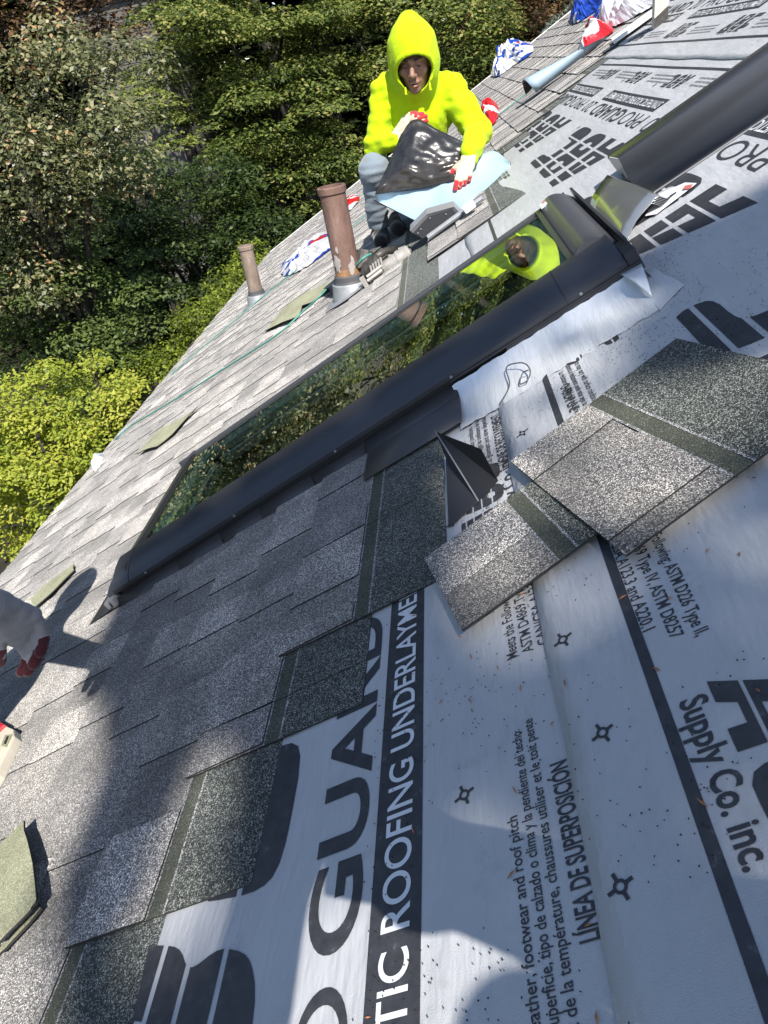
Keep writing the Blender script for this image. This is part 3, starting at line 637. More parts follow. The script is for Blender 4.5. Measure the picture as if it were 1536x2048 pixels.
# ------------------------------------------------------------------ loose shingles
def loose(me, s, h, n, rz, label):
    o = bpy.data.objects.new('loose_shingle', me); COL.objects.link(o)
    o.matrix_world = Matrix.Translation(P(s, h, n)) @ ROOF_M @ Matrix.Rotation(rz, 4, 'Z'); return tag(o, label, 'shingle', 'loose shingles lying about the roof')
loose(shingle_mesh('loose_shingle', 0.36, 511, lift=0.007, base=0.003, tabh=0.003, bend=0.01), -0.203, 1.018, 0.0145, math.radians(18.5), 'cut grey shingle piece lying askew on the underlayment, uppermost of two')
loose(shingle_mesh('loose_shingle', 0.205, 523, lift=0.003, base=0.003, tabh=0.003, bend=0.01), -0.372, 0.885, 0.0155, math.radians(16.5), 'cut grey shingle piece half hidden under a larger loose piece')
def olive(pts, n, label, seed, warp=0.012):
    pp = ragged([roof(x, y, n) for x, y in pts], 3, 0.003, seed); r = random.Random(seed)
    bm = bmesh.new(); vs_ = [bm.verts.new(P(a, b_, n+warp*noise.noise(Vector((a*5, b_*5, seed))))) for a, b_ in pp]; bm.faces.new(vs_)
    bmesh.ops.triangulate(bm, faces=bm.faces[:])
    me = bpy.data.meshes.new('loose_shingle'); bm.to_mesh(me); bm.free()
    o = link('loose_shingle', me, None, [MATS['shingle_back'], MATS['asphalt_edge']])
    md = o.modifiers.new('thickness', 'SOLIDIFY'); md.thickness = 0.004; md.offset = 0; md.material_offset_rim = 1
    return tag(o, label, 'shingle', 'loose shingles lying about the roof')
olive([(274, 908), (324, 858), (395, 815), (344, 868), (313, 892)], 0.030, 'narrow olive backed shingle strip alone on sunlit slope below the hose', 1)
olive([(527, 660), (564, 624), (615, 586), (640, 570), (673, 555), (682, 572), (651, 582), (604, 611), (591, 636)], 0.034, 'long curled olive backed shingle strip beside the thick rusty pipe', 2, 0.02)
olive([(62, 1200), (98, 1166), (146, 1127), (148, 1140), (98, 1190), (72, 1214)], 0.030, 'olive backed shingle strip half in shadow near the eave', 3)
olive([(-25, 1712), (0, 1690), (50, 1643), (63, 1700), (76, 1800), (64, 1822), (0, 1890), (-40, 1912)], 0.045, 'broad olive backed shingle at the lower left, closest to the camera', 4, 0.008)
olive([(-30, 1905), (0, 1893), (66, 1826), (76, 1806), (80, 1815), (10, 1895), (-28, 1925)], 0.030, 'dark edged shingle lying right under the broad olive one', 5, 0.006)
for i in range(5):
    s, h = -0.955-0.012*i, 3.50+0.01*i
    loose(shingle_mesh('loose_shingle', 0.24-0.02*i, 600+i, lift=0.004, base=0.003, tabh=0.003), s, h+0.12, 0.018+i*0.0075, math.radians(8+5*i), ('lowest', 'second lowest', 'middle', 'second from top', 'topmost')[i]+' cut shingle in the small pile below the thick rusty pipe')

# ------------------------------------------------------------------ vent pipes
def vent(name, label, base_px, height, r, mats, lean=(0, 0)):
    s, h = roof(*base_px); b_ = P(s, h, 0); t = thing(name, label, 'pipe', b_, None); up = Vector((lean[0], lean[1], 1)).normalized()
    mb = MB(); L = height
    zs = [0.0, 0.2, 0.205, 0.45, 0.7, L-0.045, L-0.044, L-0.004, L]
    mb.tube([b_+up*z for z in (0.0, L*0.3, L*0.6, L-0.03)], r, 24, caps=False); mb.build('pipe', mats[0], t, smooth=True)
    mb = MB(); o, k = 0, 24
    rim = [(r+0.001, L-0.032), (r+0.006, L-0.028), (r+0.007, L-0.004), (r+0.003, L), (r-0.008, L), (r-0.008, L-0.12)]
    for a, c in zip(rim[:-1], rim[1:]): mb.sweep([b_+up*a[1]+Vector((math.cos(2*math.pi*j/k), math.sin(2*math.pi*j/k), 0))*a[0] for j in range(k)], [b_+up*c[1]+Vector((math.cos(2*math.pi*j/k), math.sin(2*math.pi*j/k), 0))*c[0] for j in range(k)], close=True)
    mb.build('rim', mats[0], t, auto=0.9)
    def ring(name, prof, m):
        mb = MB(); cs = lambda rr, z: [b_+up*z+Vector((math.cos(2*math.pi*j/k), math.sin(2*math.pi*j/k), (SP/CP*math.cos(2*math.pi*j/k)*rr if z < 0.02 else 0)))*1.0*Vector((rr, rr, 1)).x if False else b_+up*z+Vector((rr*math.cos(2*math.pi*j/k), rr*math.sin(2*math.pi*j/k), (SP/CP*rr*math.cos(2*math.pi*j/k)) if z < 0.03 else 0)) for j in range(k)]
        for a, c in zip(prof[:-1], prof[1:]): mb.sweep(cs(*a), cs(*c), close=True)
        return mb.build(name, m, t, smooth=True)
    ring('rust_band', [(r+0.0012, 0.03), (r+0.0015, 0.125), (r+0.0008, 0.128)], mats[1])
    ring('collar', [(r+0.035, 0.022), (r+0.022, 0.05), (r+0.012, 0.075), (r+0.010, 0.095), (r+0.002, 0.10)], MATS['boot_rubber'])
    ring('boot', [(r+0.075, 0.024), (r+0.038, 0.029), (r+0.026, 0.06), (r+0.020, 0.066)], MATS['galvanised'])
    mb = MB(); mb.slab([P(s-0.13, h-0.09, 0.023), P(s+0.09, h-0.09, 0.021), P(s+0.09, h+0.09, 0.021), P(s-0.13, h+0.09, 0.023)], D(0, 0, -0.0015)); mb.build('base_flange', MATS['galvanised'], t)
    return t
t = vent('vent_pipe', 'thick rusty iron vent pipe standing in front of the worker', (705, 590), 0.475, 0.058, (MATS['rusty_iron'], MATS['orange_rust']), (-0.01, 0))
vent('vent_pipe', 'shorter brown iron vent pipe standing near the roof corner', (517, 604), 0.44, 0.054, (MATS['brown_iron'], MATS['brown_iron']), (0.02, 0))
# blotches of pale mineral scale on the thick pipe
b_ = P(*roof(705, 590), 0)
def patch_on_pipe(b_, r, z0, z1, a0, a1, seed, m, name, t):
    rr = random.Random(seed); pts = []; K = 22
    mb = MB(); ctr = []
    for j in range(K):
        u = 2*math.pi*j/K; q = rr.uniform(0.6, 1.0); a = (a0+a1)/2+(a1-a0)/2*q*math.cos(u); z = (z0+z1)/2+(z1-z0)/2*q*math.sin(u)
        pts.append(b_+Vector((r*math.cos(a)-0.01*z, r*math.sin(a), z)))
    am = (a0+a1)/2; c = b_+Vector(((r+0.002)*math.cos(am)-0.01*(z0+z1)/2, (r+0.002)*math.sin(am), (z0+z1)/2))
    mb.add([c]+pts, [(0, 1+j, 1+(j+1) % K) for j in range(K)]); mb.build(name, m, t, smooth=True)
for a0, a1, z0, z1, sd in ((-2.55, -1.75, 0.115, 0.205, 1), (-1.4, -0.75, 0.10, 0.165, 2), (-2.1, -1.8, 0.2, 0.24, 3), (-1.1, -0.7, 0.13, 0.19, 4)):
    patch_on_pipe(b_, 0.0615, z0, z1, a0, a1, sd, MATS['pale_scale'], 'mineral_scale', t)
s, h = roof(1320, 52); b_ = P(s, h, 0.005); t = thing('roof_vent', 'beige weathered vent standing on the pale underlayment at the top', 'vent', b_)
mb = MB(); q = [Vector((x, y, 0)) for x, y in ((-0.034, -0.03), (0.03, -0.034), (0.034, 0.03), (-0.03, 0.034))]
tops = []; L = 0.42
mb.add([b_+p+Vector((0, 0, SP/CP*p.x)) for p in q]+[b_+p*1.02+Vector((0, 0, L)) for p in q], [(0,1,5,4), (1,2,6,5), (2,3,7,6), (3,0,4,7), (4,5,6,7)]); mb.build('duct', MATS['beige_vent'], t, bevel=0.004)
mb = MB(); mb.slab([b_+Vector((x, y, L+0.002)) for x, y in ((-0.05, -0.05), (0.05, -0.05), (0.05, 0.05), (-0.05, 0.05))], (0, 0, 0.02)); mb.build('cap', MATS['beige_vent'], t, bevel=0.004)
mb = MB(); mb.add([b_+Vector((x*1.012, y*1.012, SP/CP*x+0.002)) for x, y in ((-0.034, -0.03), (0.03, -0.034))]+[b_+Vector((x*1.012, y*1.012, z)) for x, y, z in ((0.0302, -0.034, 0.075), (-0.0342, -0.0302, 0.03))], [(0, 1, 2, 3)]); mb.build('dark_patch', MATS['tool_dark'], t)  # dark patch low on the vent's camera side

# ------------------------------------------------------------------ air hose, wrappers, boards
def hose(pts, label, r=0.005):
    mb = MB(); mb.tube(catmull([P(*roof(x, y, n), n) for x, y, n in pts], 8), r, 8); return tag(mb.build('air_hose', MATS['hose_teal'], None, smooth=True), label, 'hose')
hose([(232, 905, -0.12), (225, 890, -0.03), (232, 878, 0.02), (260, 853, .03), (315, 820, .03), (368, 788, .03), (425, 752, .03), (482, 716, .03), (556, 668, .03), (604, 625, .035), (640, 592, .05), (672, 557, .05), (692, 530, .04)], 'teal air hose crossing the slope from the eave to the thick pipe')
hose([(335, 768, -0.1), (340, 757, 0.0), (347, 745, .024), (399, 700, .03), (464, 645, .03), (525, 594, .03), (575, 554, .03), (640, 505, .03), (720, 440, .03), (800, 376, .03), (880, 316, .03), (950, 262, .03), (998, 229, .03), (1055, 184, .03), (1110, 137, .03), (1156, 108, .03)], 'thin teal air hose running up the slope past the short pipe', 0.004)

def crumple(name, pts, n, ht, m, label, seed, res=16, amp=1.0):
    """a thrown-down plastic wrapper: crumpled sheet over a footprint on the roof"""
    t = len(pts); cen = Vector((sum(p[0] for p in pts)/t, sum(p[1] for p in pts)/t)); K = 40; ring = []
    cp = catmull([Vector((*p, 0)) for p in pts]+[Vector((*pts[0], 0))], 10); cp = cp[:-1]
    V, F = [], []; rings = 9
    for i in range(rings+1):
        u = i/rings
        for j, p in enumerate(cp):
            q = cen.lerp(Vector((p.x, p.y)), u*(1+0.06*noise.noise(Vector((j*0.5, seed, i)))))
            prof = (1-u**2.2)*ht
            z = n+prof*(0.55+0.9*abs(noise.noise(Vector((q.x*9, q.y*5, seed*3.1)))))+amp*0.022*noise.noise(Vector((q.x*22, q.y*16, seed)))*(1-0.6*u)
            V.append(P(q.x, q.y, max(n-0.002, z)))
    k = len(cp)
    for i in range(rings):
        for j in range(k): F.append((i*k+j, i*k+(j+1) % k, (i+1)*k+(j+1) % k, (i+1)*k+j))
    o = link(name, mesh(name, V, F, False), None, [MATS[m]]); md = o.modifiers.new('t', 'SOLIDIFY'); md.thickness = 0.001
    return tag(o, label, 'wrapper', 'plastic shingle wrappers dropped on the roof')
def fp(px): return [roof(x, y) for x, y in px]
crumple('plastic_wrapper', fp([(566, 535), (570, 556), (605, 545), (650, 515), (668, 492), (650, 468), (615, 488), (590, 515)]), 0.024, 0.06, 'wrap_white_blue', 'white and blue plastic wrapper lying between the two rusty pipes', 1)
crumple('plastic_wrapper', fp([(688, 415), (690, 428), (706, 422), (722, 402), (714, 392), (700, 398)]), 0.024, 0.05, 'wrap_red', 'small red and white wrapper just behind the worker\'s jeans', 2)
crumple('plastic_wrapper', fp([(984, 156), (1000, 156), (1030, 135), (1068, 108), (1058, 88), (1024, 92), (1000, 120)]), 0.024, 0.16, 'wrap_white_blue', 'white wrapper with a blue end near the rake edge', 3)
crumple('plastic_wrapper', fp([(972, 248), (984, 258), (1000, 240), (998, 216), (985, 205), (974, 222)]), 0.024, 0.12, 'wrap_red', 'red and white wrapper beside the worker\'s elbow', 4)
crumple('plastic_wrapper', fp([(1160, 117), (1180, 113), (1214, 82), (1232, 68), (1215, 60), (1188, 66), (1168, 90)]), 0.024, 0.11, 'wrap_red', 'red wrapper with white print behind the blue membrane roll', 5)
crumple('plastic_wrapper', fp([(1188, 62), (1205, 68), (1250, 52), (1300, 25), (1322, 5), (1290, -12), (1230, 15), (1200, 38)]), 0.024, 0.14, 'wrap_white', 'large clear and white wrapper next to the beige vent', 6)
crumple('plastic_wrapper', fp([(1186, 62), (1200, 66), (1222, 50), (1232, 30), (1216, 22), (1196, 42)]), 0.024, 0.10, 'wrap_blue', 'dark blue wrapper end crumpled against the large clear wrapper', 7)
crumple('plastic_wrapper', fp([(1142, 50), (1158, 50), (1190, 30), (1228, 8), (1240, -8), (1205, -14), (1165, 5), (1146, 30)]), 0.024, 0.16, 'wrap_blue', 'blue wrapper at the top by the rake edge', 8)
crumple('plastic_wrapper', fp([(188, 942), (196, 946), (208, 928), (212, 912), (200, 910), (192, 925)]), 0.012, 0.05, 'wrap_white', 'tiny pale scrap of wrapper caught at the eave', 9)
bx = MB(); bx.slab([P(*roof(x, y, .035), .035) for x, y in ((1226, 84), (1222, 76), (1318, 8), (1326, 12))], D(0, 0, -0.012)); tag(bx.build('white_board', MATS['white_trim'], None), 'white painted board lying up the slope beside the wrappers', 'board')
# blue backed membrane roll, half unrolled
t = thing('membrane_roll', 'pale blue membrane strip curled to a tube on the far shingles', 'membrane', P(0.6, 5.1, 0.02))
v, f = [], []; KI, KJ = 14, 12
for i in range(KI+1):
    u = i/KI; s = 0.42+0.50*u; rad = 0.055*(1-0.75*u)
    for j in range(KJ+1):
        w = j/KJ; a = -0.35*math.pi+w*(1.55-0.9*u)*math.pi
        v.append(P(s-0.05*(w), 5.12-0.03*u-rad*math.cos(a)*1.4-0.10*(w-0.5)*u, 0.026+rad*(1+math.sin(a))))
for i in range(KI):
    for j in range(KJ): a = i*(KJ+1)+j; f.append((a, a+1, a+KJ+2, a+KJ+1))
o = link('film', mesh('film', v, f, True), t, [MATS['black_membrane'], MATS['film_blue']]); md = o.modifiers.new('t', 'SOLIDIFY'); md.thickness = 0.003; md.offset = 1; md.material_offset = 1

# ------------------------------------------------------------------ dark flashing tray and nailer in front of the worker
tr_ = thing('flashing_tray', 'dark sheet metal apron propped on edge before the worker\'s knees', 'flashing', P(-0.3, 3.2, 0))
hexp = [(826, 466), (856, 434), (905, 420), (926, 441), (912, 457), (872, 481), (861, 469), (846, 477)]
face = [sight(x, y, 3.2) for x, y in hexp]
mb = MB(); mb.slab(face, (0, 0.004, 0)); fo = mb.build('panel', MATS['dark_metal_matt'], tr_)
mb = MB(); rimp = face[:4]; out = [sight(x, y, 3.19) for x, y in ((820, 461), (853, 428), (908, 413), (931, 438))]
mb.sweep(rimp, out); mb.sweep(out, [p+Vector((0, 0.1, 0.005)) for p in out]); mb.build('bent_rim', MATS['flash_edge'], tr_, solid=0.0015)
mb = MB(); mb.tube([P(-0.37, 3.17, 0.034), P(-0.10, 3.17, 0.034)], 0.012, 8); mb.build('lower_hem', MATS['galvanised'], tr_)
for x, y in ((842, 458), (836, 466), (860, 436), (892, 428), (915, 440)):
    mb = MB(); c_ = sight(x, y, 3.197); mb.tube([c_, c_+Vector((0, -0.002, 0))], 0.003, 8); mb.build('rivet', MATS['galvanised'], fo)
mb = MB(); mb.box((-0.185, 3.1, 0.03), (-0.135, 3.14, 0.06)); tag(mb.build('white_block', MATS['white_trim'], None, bevel=0.006), 'small white block beside the dark metal apron', 'block')

nl = thing('nail_gun', 'worn grey pneumatic coil nail gun lying beside the thick rusty pipe', 'nail gun', P(-0.6, 3.3, 0.02))
TG, TD = MATS['tool_grey'], MATS['tool_dark']
def S3(x, y, Y): return sight(x, y, Y)
ax0, ax1 = S3(768, 540, 3.27), S3(822, 503, 3.27); dv = (ax1-ax0)
mb = MB(); mb.tube([ax0, ax0+dv*0.05, ax0+dv*0.55, ax0+dv*0.56, ax0+dv*0.66, ax0+dv*0.67, ax0+dv*0.93, ax1], [0.030, 0.034, 0.036, 0.040, 0.040, 0.036, 0.035, 0.026], 20); mb.build('cylinder', TG, nl, auto=0.5)
mb = MB(); mb.tube([ax1-dv*0.02, ax1+dv*0.05], [0.027, 0.022], 16); mb.build('end_cap', TD, nl, auto=0.5)
c_ = S3(738, 535, 3.28); mb = MB(); mb.tube([c_+Vector((-0.02, 0, -0.03)), c_+Vector((0.0, 0, 0.0)), c_+Vector((0.03, 0.0, 0.022)), ax0], [0.028, 0.034, 0.034, 0.028], 10); mb.build('body', TD, nl, auto=0.6)
h0_, h1_ = S3(752, 515, 3.34), S3(790, 500, 3.46); mb = MB(); mb.tube([h0_, h0_.lerp(h1_, .5)+Vector((0, 0, 0.012)), h1_], [0.018, 0.016, 0.02], 10); mb.build('handle', TD, nl, smooth=True)
c_ = S3(727, 520, 3.36); mb = MB(); mb.tube([c_+Vector((-0.012, -0.02, -0.045)), c_+Vector((0.012, 0.02, 0.03))], [0.042, 0.044], 16); mb.build('coil_magazine', TD, nl, bevel=0.004)
n0_, n1_ = S3(735, 562, 3.2), S3(764, 540, 3.22); mb = MB(); mb.tube([n0_, n1_], [0.008, 0.011], 8); mb.tube([n0_+Vector((0, 0, 0.018)), n1_+Vector((0, 0, 0.018))], 0.007, 8); mb.build('nose', TG, nl, auto=0.6)
mb = MB(); mb.slab([S3(718, 558, 3.2), S3(726, 552, 3.2), S3(740, 575, 3.2), S3(732, 580, 3.2)], (0, 0.02, 0)); mb.build('foot', TG, nl, bevel=0.003)
for i in range(5):
    p0 = S3(742+i*5, 540-i*4, 3.235); mb = MB(); mb.tube([p0+Vector((0, 0, 0.02)), p0+Vector((0.004, -0.006, -0.03))], 0.005, 6); mb.build('fin', TG, nl)
mb = MB(); mb.tube(catmull([S3(742, 508, 3.3), S3(733, 512, 3.28), S3(722, 520, 3.27), S3(712, 532, 3.3), S3(700, 540, 3.42)], 6), 0.006, 8); mb.build('hose_tail', MATS['hose_teal'], nl, smooth=True)

# ------------------------------------------------------------------ trees and shrubs
def leaf_mat(name, stops, trans=0.3, rough=0.5):
    m, nt, b = mat(name); at = N(nt, 'Attribute', attribute_name='tone'); sep = N(nt, 'SeparateColor'); nt.links.new(at.outputs['Color'], sep.inputs[0])
    c = ramp(nt, sep.outputs[0], stops); nt.links.new(c.outputs[0], b.inputs['Base Color']); b.inputs['Roughness'].default_value = rough; b.inputs['Specular IOR Level'].default_value = 0.35 if rough < 0.8 else 0.05
    t = N(nt, 'BsdfTranslucent'); nt.links.new(mixc(nt, 1.0, c.outputs[0], (1.2, 1.25, 0.5), 'MULTIPLY'), t.inputs[0]); mx = N(nt, 'MixShader'); mx.inputs[0].default_value = trans
    nt.links.new(b.outputs[0], mx.inputs[1]); nt.links.new(t.outputs[0], mx.inputs[2]); nt.links.new(mx.outputs[0], nt.nodes['Material Output'].inputs[0]); return m
leaf_mat('leaf_maple', [(0, (0.02, 0.034, 0.007)), (0.45, (0.06, 0.09, 0.017)), (0.8, (0.15, 0.185, 0.04)), (1, (0.27, 0.26, 0.08))])
leaf_mat('leaf_dark', [(0, (0.014, 0.026, 0.006)), (0.6, (0.045, 0.075, 0.017)), (1, (0.13, 0.17, 0.045))])  # leaf colours lowered to stand for the shade between crowns
leaf_mat('leaf_lime', [(0, (0.08, 0.11, 0.012)), (0.5, (0.25, 0.31, 0.035)), (1, (0.42, 0.42, 0.07))], 0.4)
leaf_mat('leaf_oak', [(0, (0.03, 0.04, 0.014)), (0.45, (0.12, 0.13, 0.05)), (0.8, (0.27, 0.25, 0.14)), (1, (0.36, 0.2, 0.09))], 0.2, 0.4)
leaf_mat('leaf_bronze', [(0, (0.05, 0.03, 0.015)), (0.5, (0.12, 0.07, 0.035)), (0.8, (0.2, 0.12, 0.05)), (1, (0.16, 0.16, 0.05))], 0.25)
leaf_mat('leaf_spruce', [(0, (0.05, 0.075, 0.06)), (0.6, (0.12, 0.16, 0.14)), (1, (0.22, 0.26, 0.22))], 0.05)
leaf_mat('leaf_wood', [(0, (0.007, 0.012, 0.004)), (0.6, (0.016, 0.024, 0.008)), (1, (0.035, 0.042, 0.015))], 0.1, 0.9)  # near-black leaf colours stand in for the wood's deep shade
rust('bark', [(0.3, (0.015, 0.012, 0.009)), (0.6, (0.04, 0.033, 0.026)), (0.8, (0.08, 0.07, 0.06))], 12)

def leaves(C, Nn, size, tone, aspect=0.5, fold=0.25):
    """C (n,3) centres, Nn normals, size (n,), tone (n,) -> V, F, colours; a pointed folded leaf of two triangles pairs"""
    n = len(C); Nn = Nn/np.linalg.norm(Nn, axis=1, keepdims=True)
    a = rng.normal(size=(n, 3)); T = np.cross(Nn, a); T /= np.linalg.norm(T, axis=1, keepdims=True); B = np.cross(Nn, T)
    s = size[:, None]; Vv = np.empty((n, 4, 3))
    Vv[:, 0] = C-T*s*0.5; Vv[:, 2] = C+T*s*0.5; Vv[:, 1] = C+B*s*aspect*0.5+Nn*s*fold*0.3-T*s*0.05; Vv[:, 3] = C-B*s*aspect*0.5+Nn*s*fold*0.3-T*s*0.05
    F = np.arange(n*4).reshape(n, 4); col = np.repeat(np.clip(tone, 0, 1), 4)
    return Vv.reshape(-1, 3), F, np.stack([col, col, col, np.ones_like(col)], 1)
def pads_to_leaves(pads, per, size, mean_tone, droop=0.35, flat=0.45, up=1.2, spread=0.6):
    Cs, Ns, Ts = [], [], []
    for (c, r) in pads:
        k = max(6, int(per*r*r)); d = rng.normal(size=(k, 3)); d /= np.linalg.norm(d, axis=1, keepdims=True)
        rr = r*rng.uniform(0.25, 1, (k, 1))**0.5; p = d*rr; p[:, 2] = p[:, 2]*flat - droop*r*(np.hypot(p[:, 0], p[:, 1])/r)**2
        nn = d*np.array([spread, spread, 0.3])+np.array([0, 0, up])+np.array(SUN)*0.7+rng.normal(size=(k, 3))*0.5
        Cs.append(p+np.array(c)); Ns.append(nn); Ts.append(np.full(k, mean_tone+rng.normal()*0.12)+rng.normal(size=k)*0.24)
    C = np.concatenate(Cs); return leaves(C, np.concatenate(Ns), size*rng.uniform(0.65, 1.3, len(C)), np.concatenate(Ts))
def lobe_pads(lobes, n, pr, shell=0.55):
    pads = []; w = np.array([l[1]**2 for l in lobes]); w /= w.sum()
    for i in rng.choice(len(lobes), n, p=w):
        c, r, fz = lobes[i]; d = rng.normal(size=3); d /= np.linalg.norm(d); q = rng.uniform(shell, 1.0)**0.6
        pads.append((np.array(c)+d*r*q*np.array([1, 1, fz]), pr*rng.uniform(0.6, 1.25)))
    return pads
def tree(name, label, base, lobes, npads, pr, per, size, lm, tone=0.5, cat='tree', group=None, tr=0.13, limbs=10, **kw):
    base = Vector(base); t = thing(name, label, cat, base, group); pads = lobe_pads(lobes, npads, pr)
    V_, F_, c_ = pads_to_leaves(pads, per, size, tone, **kw); link('crown', fastmesh('crown', V_, F_, False, c_), t, [MATS[lm]])
    cen = Vector(np.mean([l[0] for l in lobes], axis=0)); mb = MB(); top = cen+Vector((0, 0, 0.3))
    k = 7; path = [base.lerp(top, i/k)+Vector((0.12*math.sin(i*1.7+base.x), 0.12*math.cos(i*1.3+base.y), 0))*(0 if i in (0,) else 1) for i in range(k+1)]
    mb.tube(path, [tr*(1-0.8*i/k) for i in range(k+1)], 9); mb.build('trunk', MATS['bark'], t, smooth=True)
    for i in range(limbs):
        p, r = pads[rng.integers(len(pads))]; p = Vector(p); a = path[3+i % 4]; mid = a.lerp(p, 0.55)+Vector((0, 0, 0.25))
        mb = MB(); mb.tube(catmull([a, mid, p], 4), [tr*0.4*(1-0.75*j/8) for j in range(9)], 6); mb.build('limb', MATS['bark'], t, smooth=True)
    return t
def LB(x, y, Y, r, fz=0.8): p = sight(x, y, Y); return ((p.x, p.y, p.z), r, fz)
def foot(x, Y, off=0.0): p = sight(x, 500, Y); return (p.x+off, Y, GZ)
GT = 'trees crowding behind the roof'
tree('maple_tree', 'tall layered green maple left of the worker, sunlit in tiers', foot(520, 15.5), [LB(470, 40, 15, 1.9), LB(600, 150, 15.5, 1.6), LB(430, 190, 14.2, 1.5), LB(560, 300, 14.6, 1.5), LB(640, 330, 15.5, 1.3), LB(500, -120, 16, 2.0), LB(610, -60, 16.5, 1.8)], 190, 0.66, 1000, 0.085, 'leaf_maple', 0.6, group=GT, flat=0.17, droop=0.32, limbs=14)
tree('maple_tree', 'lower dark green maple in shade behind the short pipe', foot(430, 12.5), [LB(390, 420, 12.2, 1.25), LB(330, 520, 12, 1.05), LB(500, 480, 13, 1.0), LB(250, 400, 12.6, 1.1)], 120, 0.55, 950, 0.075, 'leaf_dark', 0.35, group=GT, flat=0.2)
tree('oak_tree', 'pale olive oak with tan seed sprays at the upper left', foot(60, 9.5), [LB(60, 170, 9.2, 1.0), LB(150, 260, 9, 0.95), LB(10, 330, 8.8, 0.9), LB(110, 390, 9.2, 0.8), LB(190, 170, 9.8, 0.8), LB(0, 560, 8.6, 0.7)], 120, 0.40, 1500, 0.066, 'leaf_oak', 0.4, group=GT, flat=0.45, spread=1.0, up=0.8)
tree('round_tree', 'rounded mid green tree below the oak at the left edge', foot(110, 9.5), [LB(70, 640, 9.0, 1.15), LB(180, 590, 9.6, 1.0), LB(210, 700, 9.2, 0.8), LB(30, 540, 9.3, 0.9)], 90, 0.42, 1500, 0.065, 'leaf_dark', 0.7, group=GT, flat=0.3)
tree('lime_shrub', 'bright yellow green shrub at the eave, lower left', foot(60, 7.0), [LB(60, 860, 6.6, 0.85), LB(150, 800, 7.0, 0.7), LB(20, 1000, 6.0, 0.75), LB(185, 870, 6.8, 0.45), LB(-30, 920, 6.2, 0.7), LB(90, 960, 6.2, 0.6)], 120, 0.27, 2600, 0.055, 'leaf_lime', 0.68, cat='shrub', group='shrubs along the eave', flat=0.45, limbs=12, tr=0.07)
tree('eave_shrub', 'light green shrub rising behind the short brown pipe', foot(470, 9.8), [LB(450, 630, 9.4, 0.75), LB(520, 560, 10, 0.6), LB(400, 690, 9.0, 0.6), LB(330, 760, 8.6, 0.55)], 95, 0.32, 1700, 0.055, 'leaf_lime', 0.12, cat='shrub', group='shrubs along the eave', flat=0.55, tr=0.06)
tree('green_tree', 'small sunlit green tree just right of the yellow hood', foot(900, 16), [LB(905, 70, 15.5, 0.95), LB(960, 40, 16.5, 0.9), LB(880, 130, 15, 0.6), LB(760, 60, 16.5, 1.0), LB(720, 130, 15.8, 0.8)], 62, 0.55, 950, 0.085, 'leaf_maple', 0.6, group=GT, flat=0.4)
tree('bronze_tree', 'bronze leaved tree between the worker and the spruce', foot(1010, 18), [LB(1000, 90, 17, 1.0), LB(1040, 30, 17.5, 1.1), LB(960, 150, 16.5, 0.7), LB(1090, -20, 18.5, 1.3)], 95, 0.5, 800, 0.09, 'leaf_bronze', 0.5, group=GT, flat=0.5)
tree('copper_tree', 'dark copper tree in the far upper left corner', foot(60, 17), [LB(60, 20, 16.5, 1.4), LB(200, -30, 17, 1.3), LB(-40, 90, 16, 1.2)], 80, 0.6, 240, 0.14, 'leaf_bronze', 0.25, group=GT)
# blue spruce: drooping needled boughs
t = thing('spruce_tree', 'blue grey spruce boughs over the rake edge', 'tree', Vector(foot(1120, 13.5, 1.2)), GT)
ctr = Vector((sight(1130, 60, 13.5).x+0.9, 13.5, 0)); Cn, Nn_, Tn = [], [], []
mb = MB(); mb.tube([(ctr.x, ctr.y, GZ), (ctr.x, ctr.y, -1), (ctr.x, ctr.y, 5)], [0.16, 0.1, 0.02], 8); mb.build('trunk', MATS['bark'], t, smooth=True)
for i in range(95):
    z = rng.uniform(-2.6, 4.6); a = rng.uniform(0, 2*math.pi); Lb = 0.35+1.7*(1-(z+2.6)/7.4)*rng.uniform(0.75, 1.1); k = int(150*Lb)
    u = rng.uniform(0.1, 1, k); d = np.array([math.cos(a), math.sin(a), 0]); w = rng.normal(size=(k, 3))*0.10*(1.1-u)[:, None]*np.array([1.6, 1.6, 0.5])
    Cn.append(np.array([ctr.x, ctr.y, z])+d*(u*Lb)[:, None]+w+np.stack([0*u, 0*u, -0.35*u*u*Lb], 1)); Nn_.append(rng.normal(size=(k, 3))+np.array([0, 0, 0.8])); Tn.append(0.35+0.5*u+rng.normal(size=k)*0.1)
Cn = np.concatenate(Cn); V_, F_, c_ = leaves(Cn, np.concatenate(Nn_), 0.13*rng.uniform(0.6, 1.2, len(Cn)), np.concatenate(Tn), aspect=0.16); link('crown', fastmesh('crown', V_, F_, False, c_), t, [MATS['leaf_spruce']])
# the wood behind, one mass: dark, tall, never ending in sky
lob = []
for i in range(46):
    x = -26+i*1.15+rng.uniform(-.6, .6); y = rng.uniform(20.5, 27); 
    for z in (-5, -2, 1.2, 4.5, 8, 11.5): lob.append(((x+rng.uniform(-1, 1), y, z+rng.uniform(-1, 1)), rng.uniform(1.5, 2.3), 0.9))
for i in range(16):
    y = 20.5-i*1.9; x = -19-rng.uniform(0, 4)
    for z in (-5, -2, 1.2, 4.5, 8, 11.5): lob.append(((x, y+rng.uniform(-1, 1), z+rng.uniform(-1, 1)), rng.uniform(1.5, 2.3), 0.9))
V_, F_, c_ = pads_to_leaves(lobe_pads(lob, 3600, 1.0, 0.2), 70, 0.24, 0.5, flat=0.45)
V2, F2, c2 = pads_to_leaves([((rng.uniform(-46, 24), rng.uniform(29, 36), rng.uniform(-6, 19)), rng.uniform(1.4, 2.4)) for _ in range(2600)], 22, 0.8, 0.4, flat=0.7)
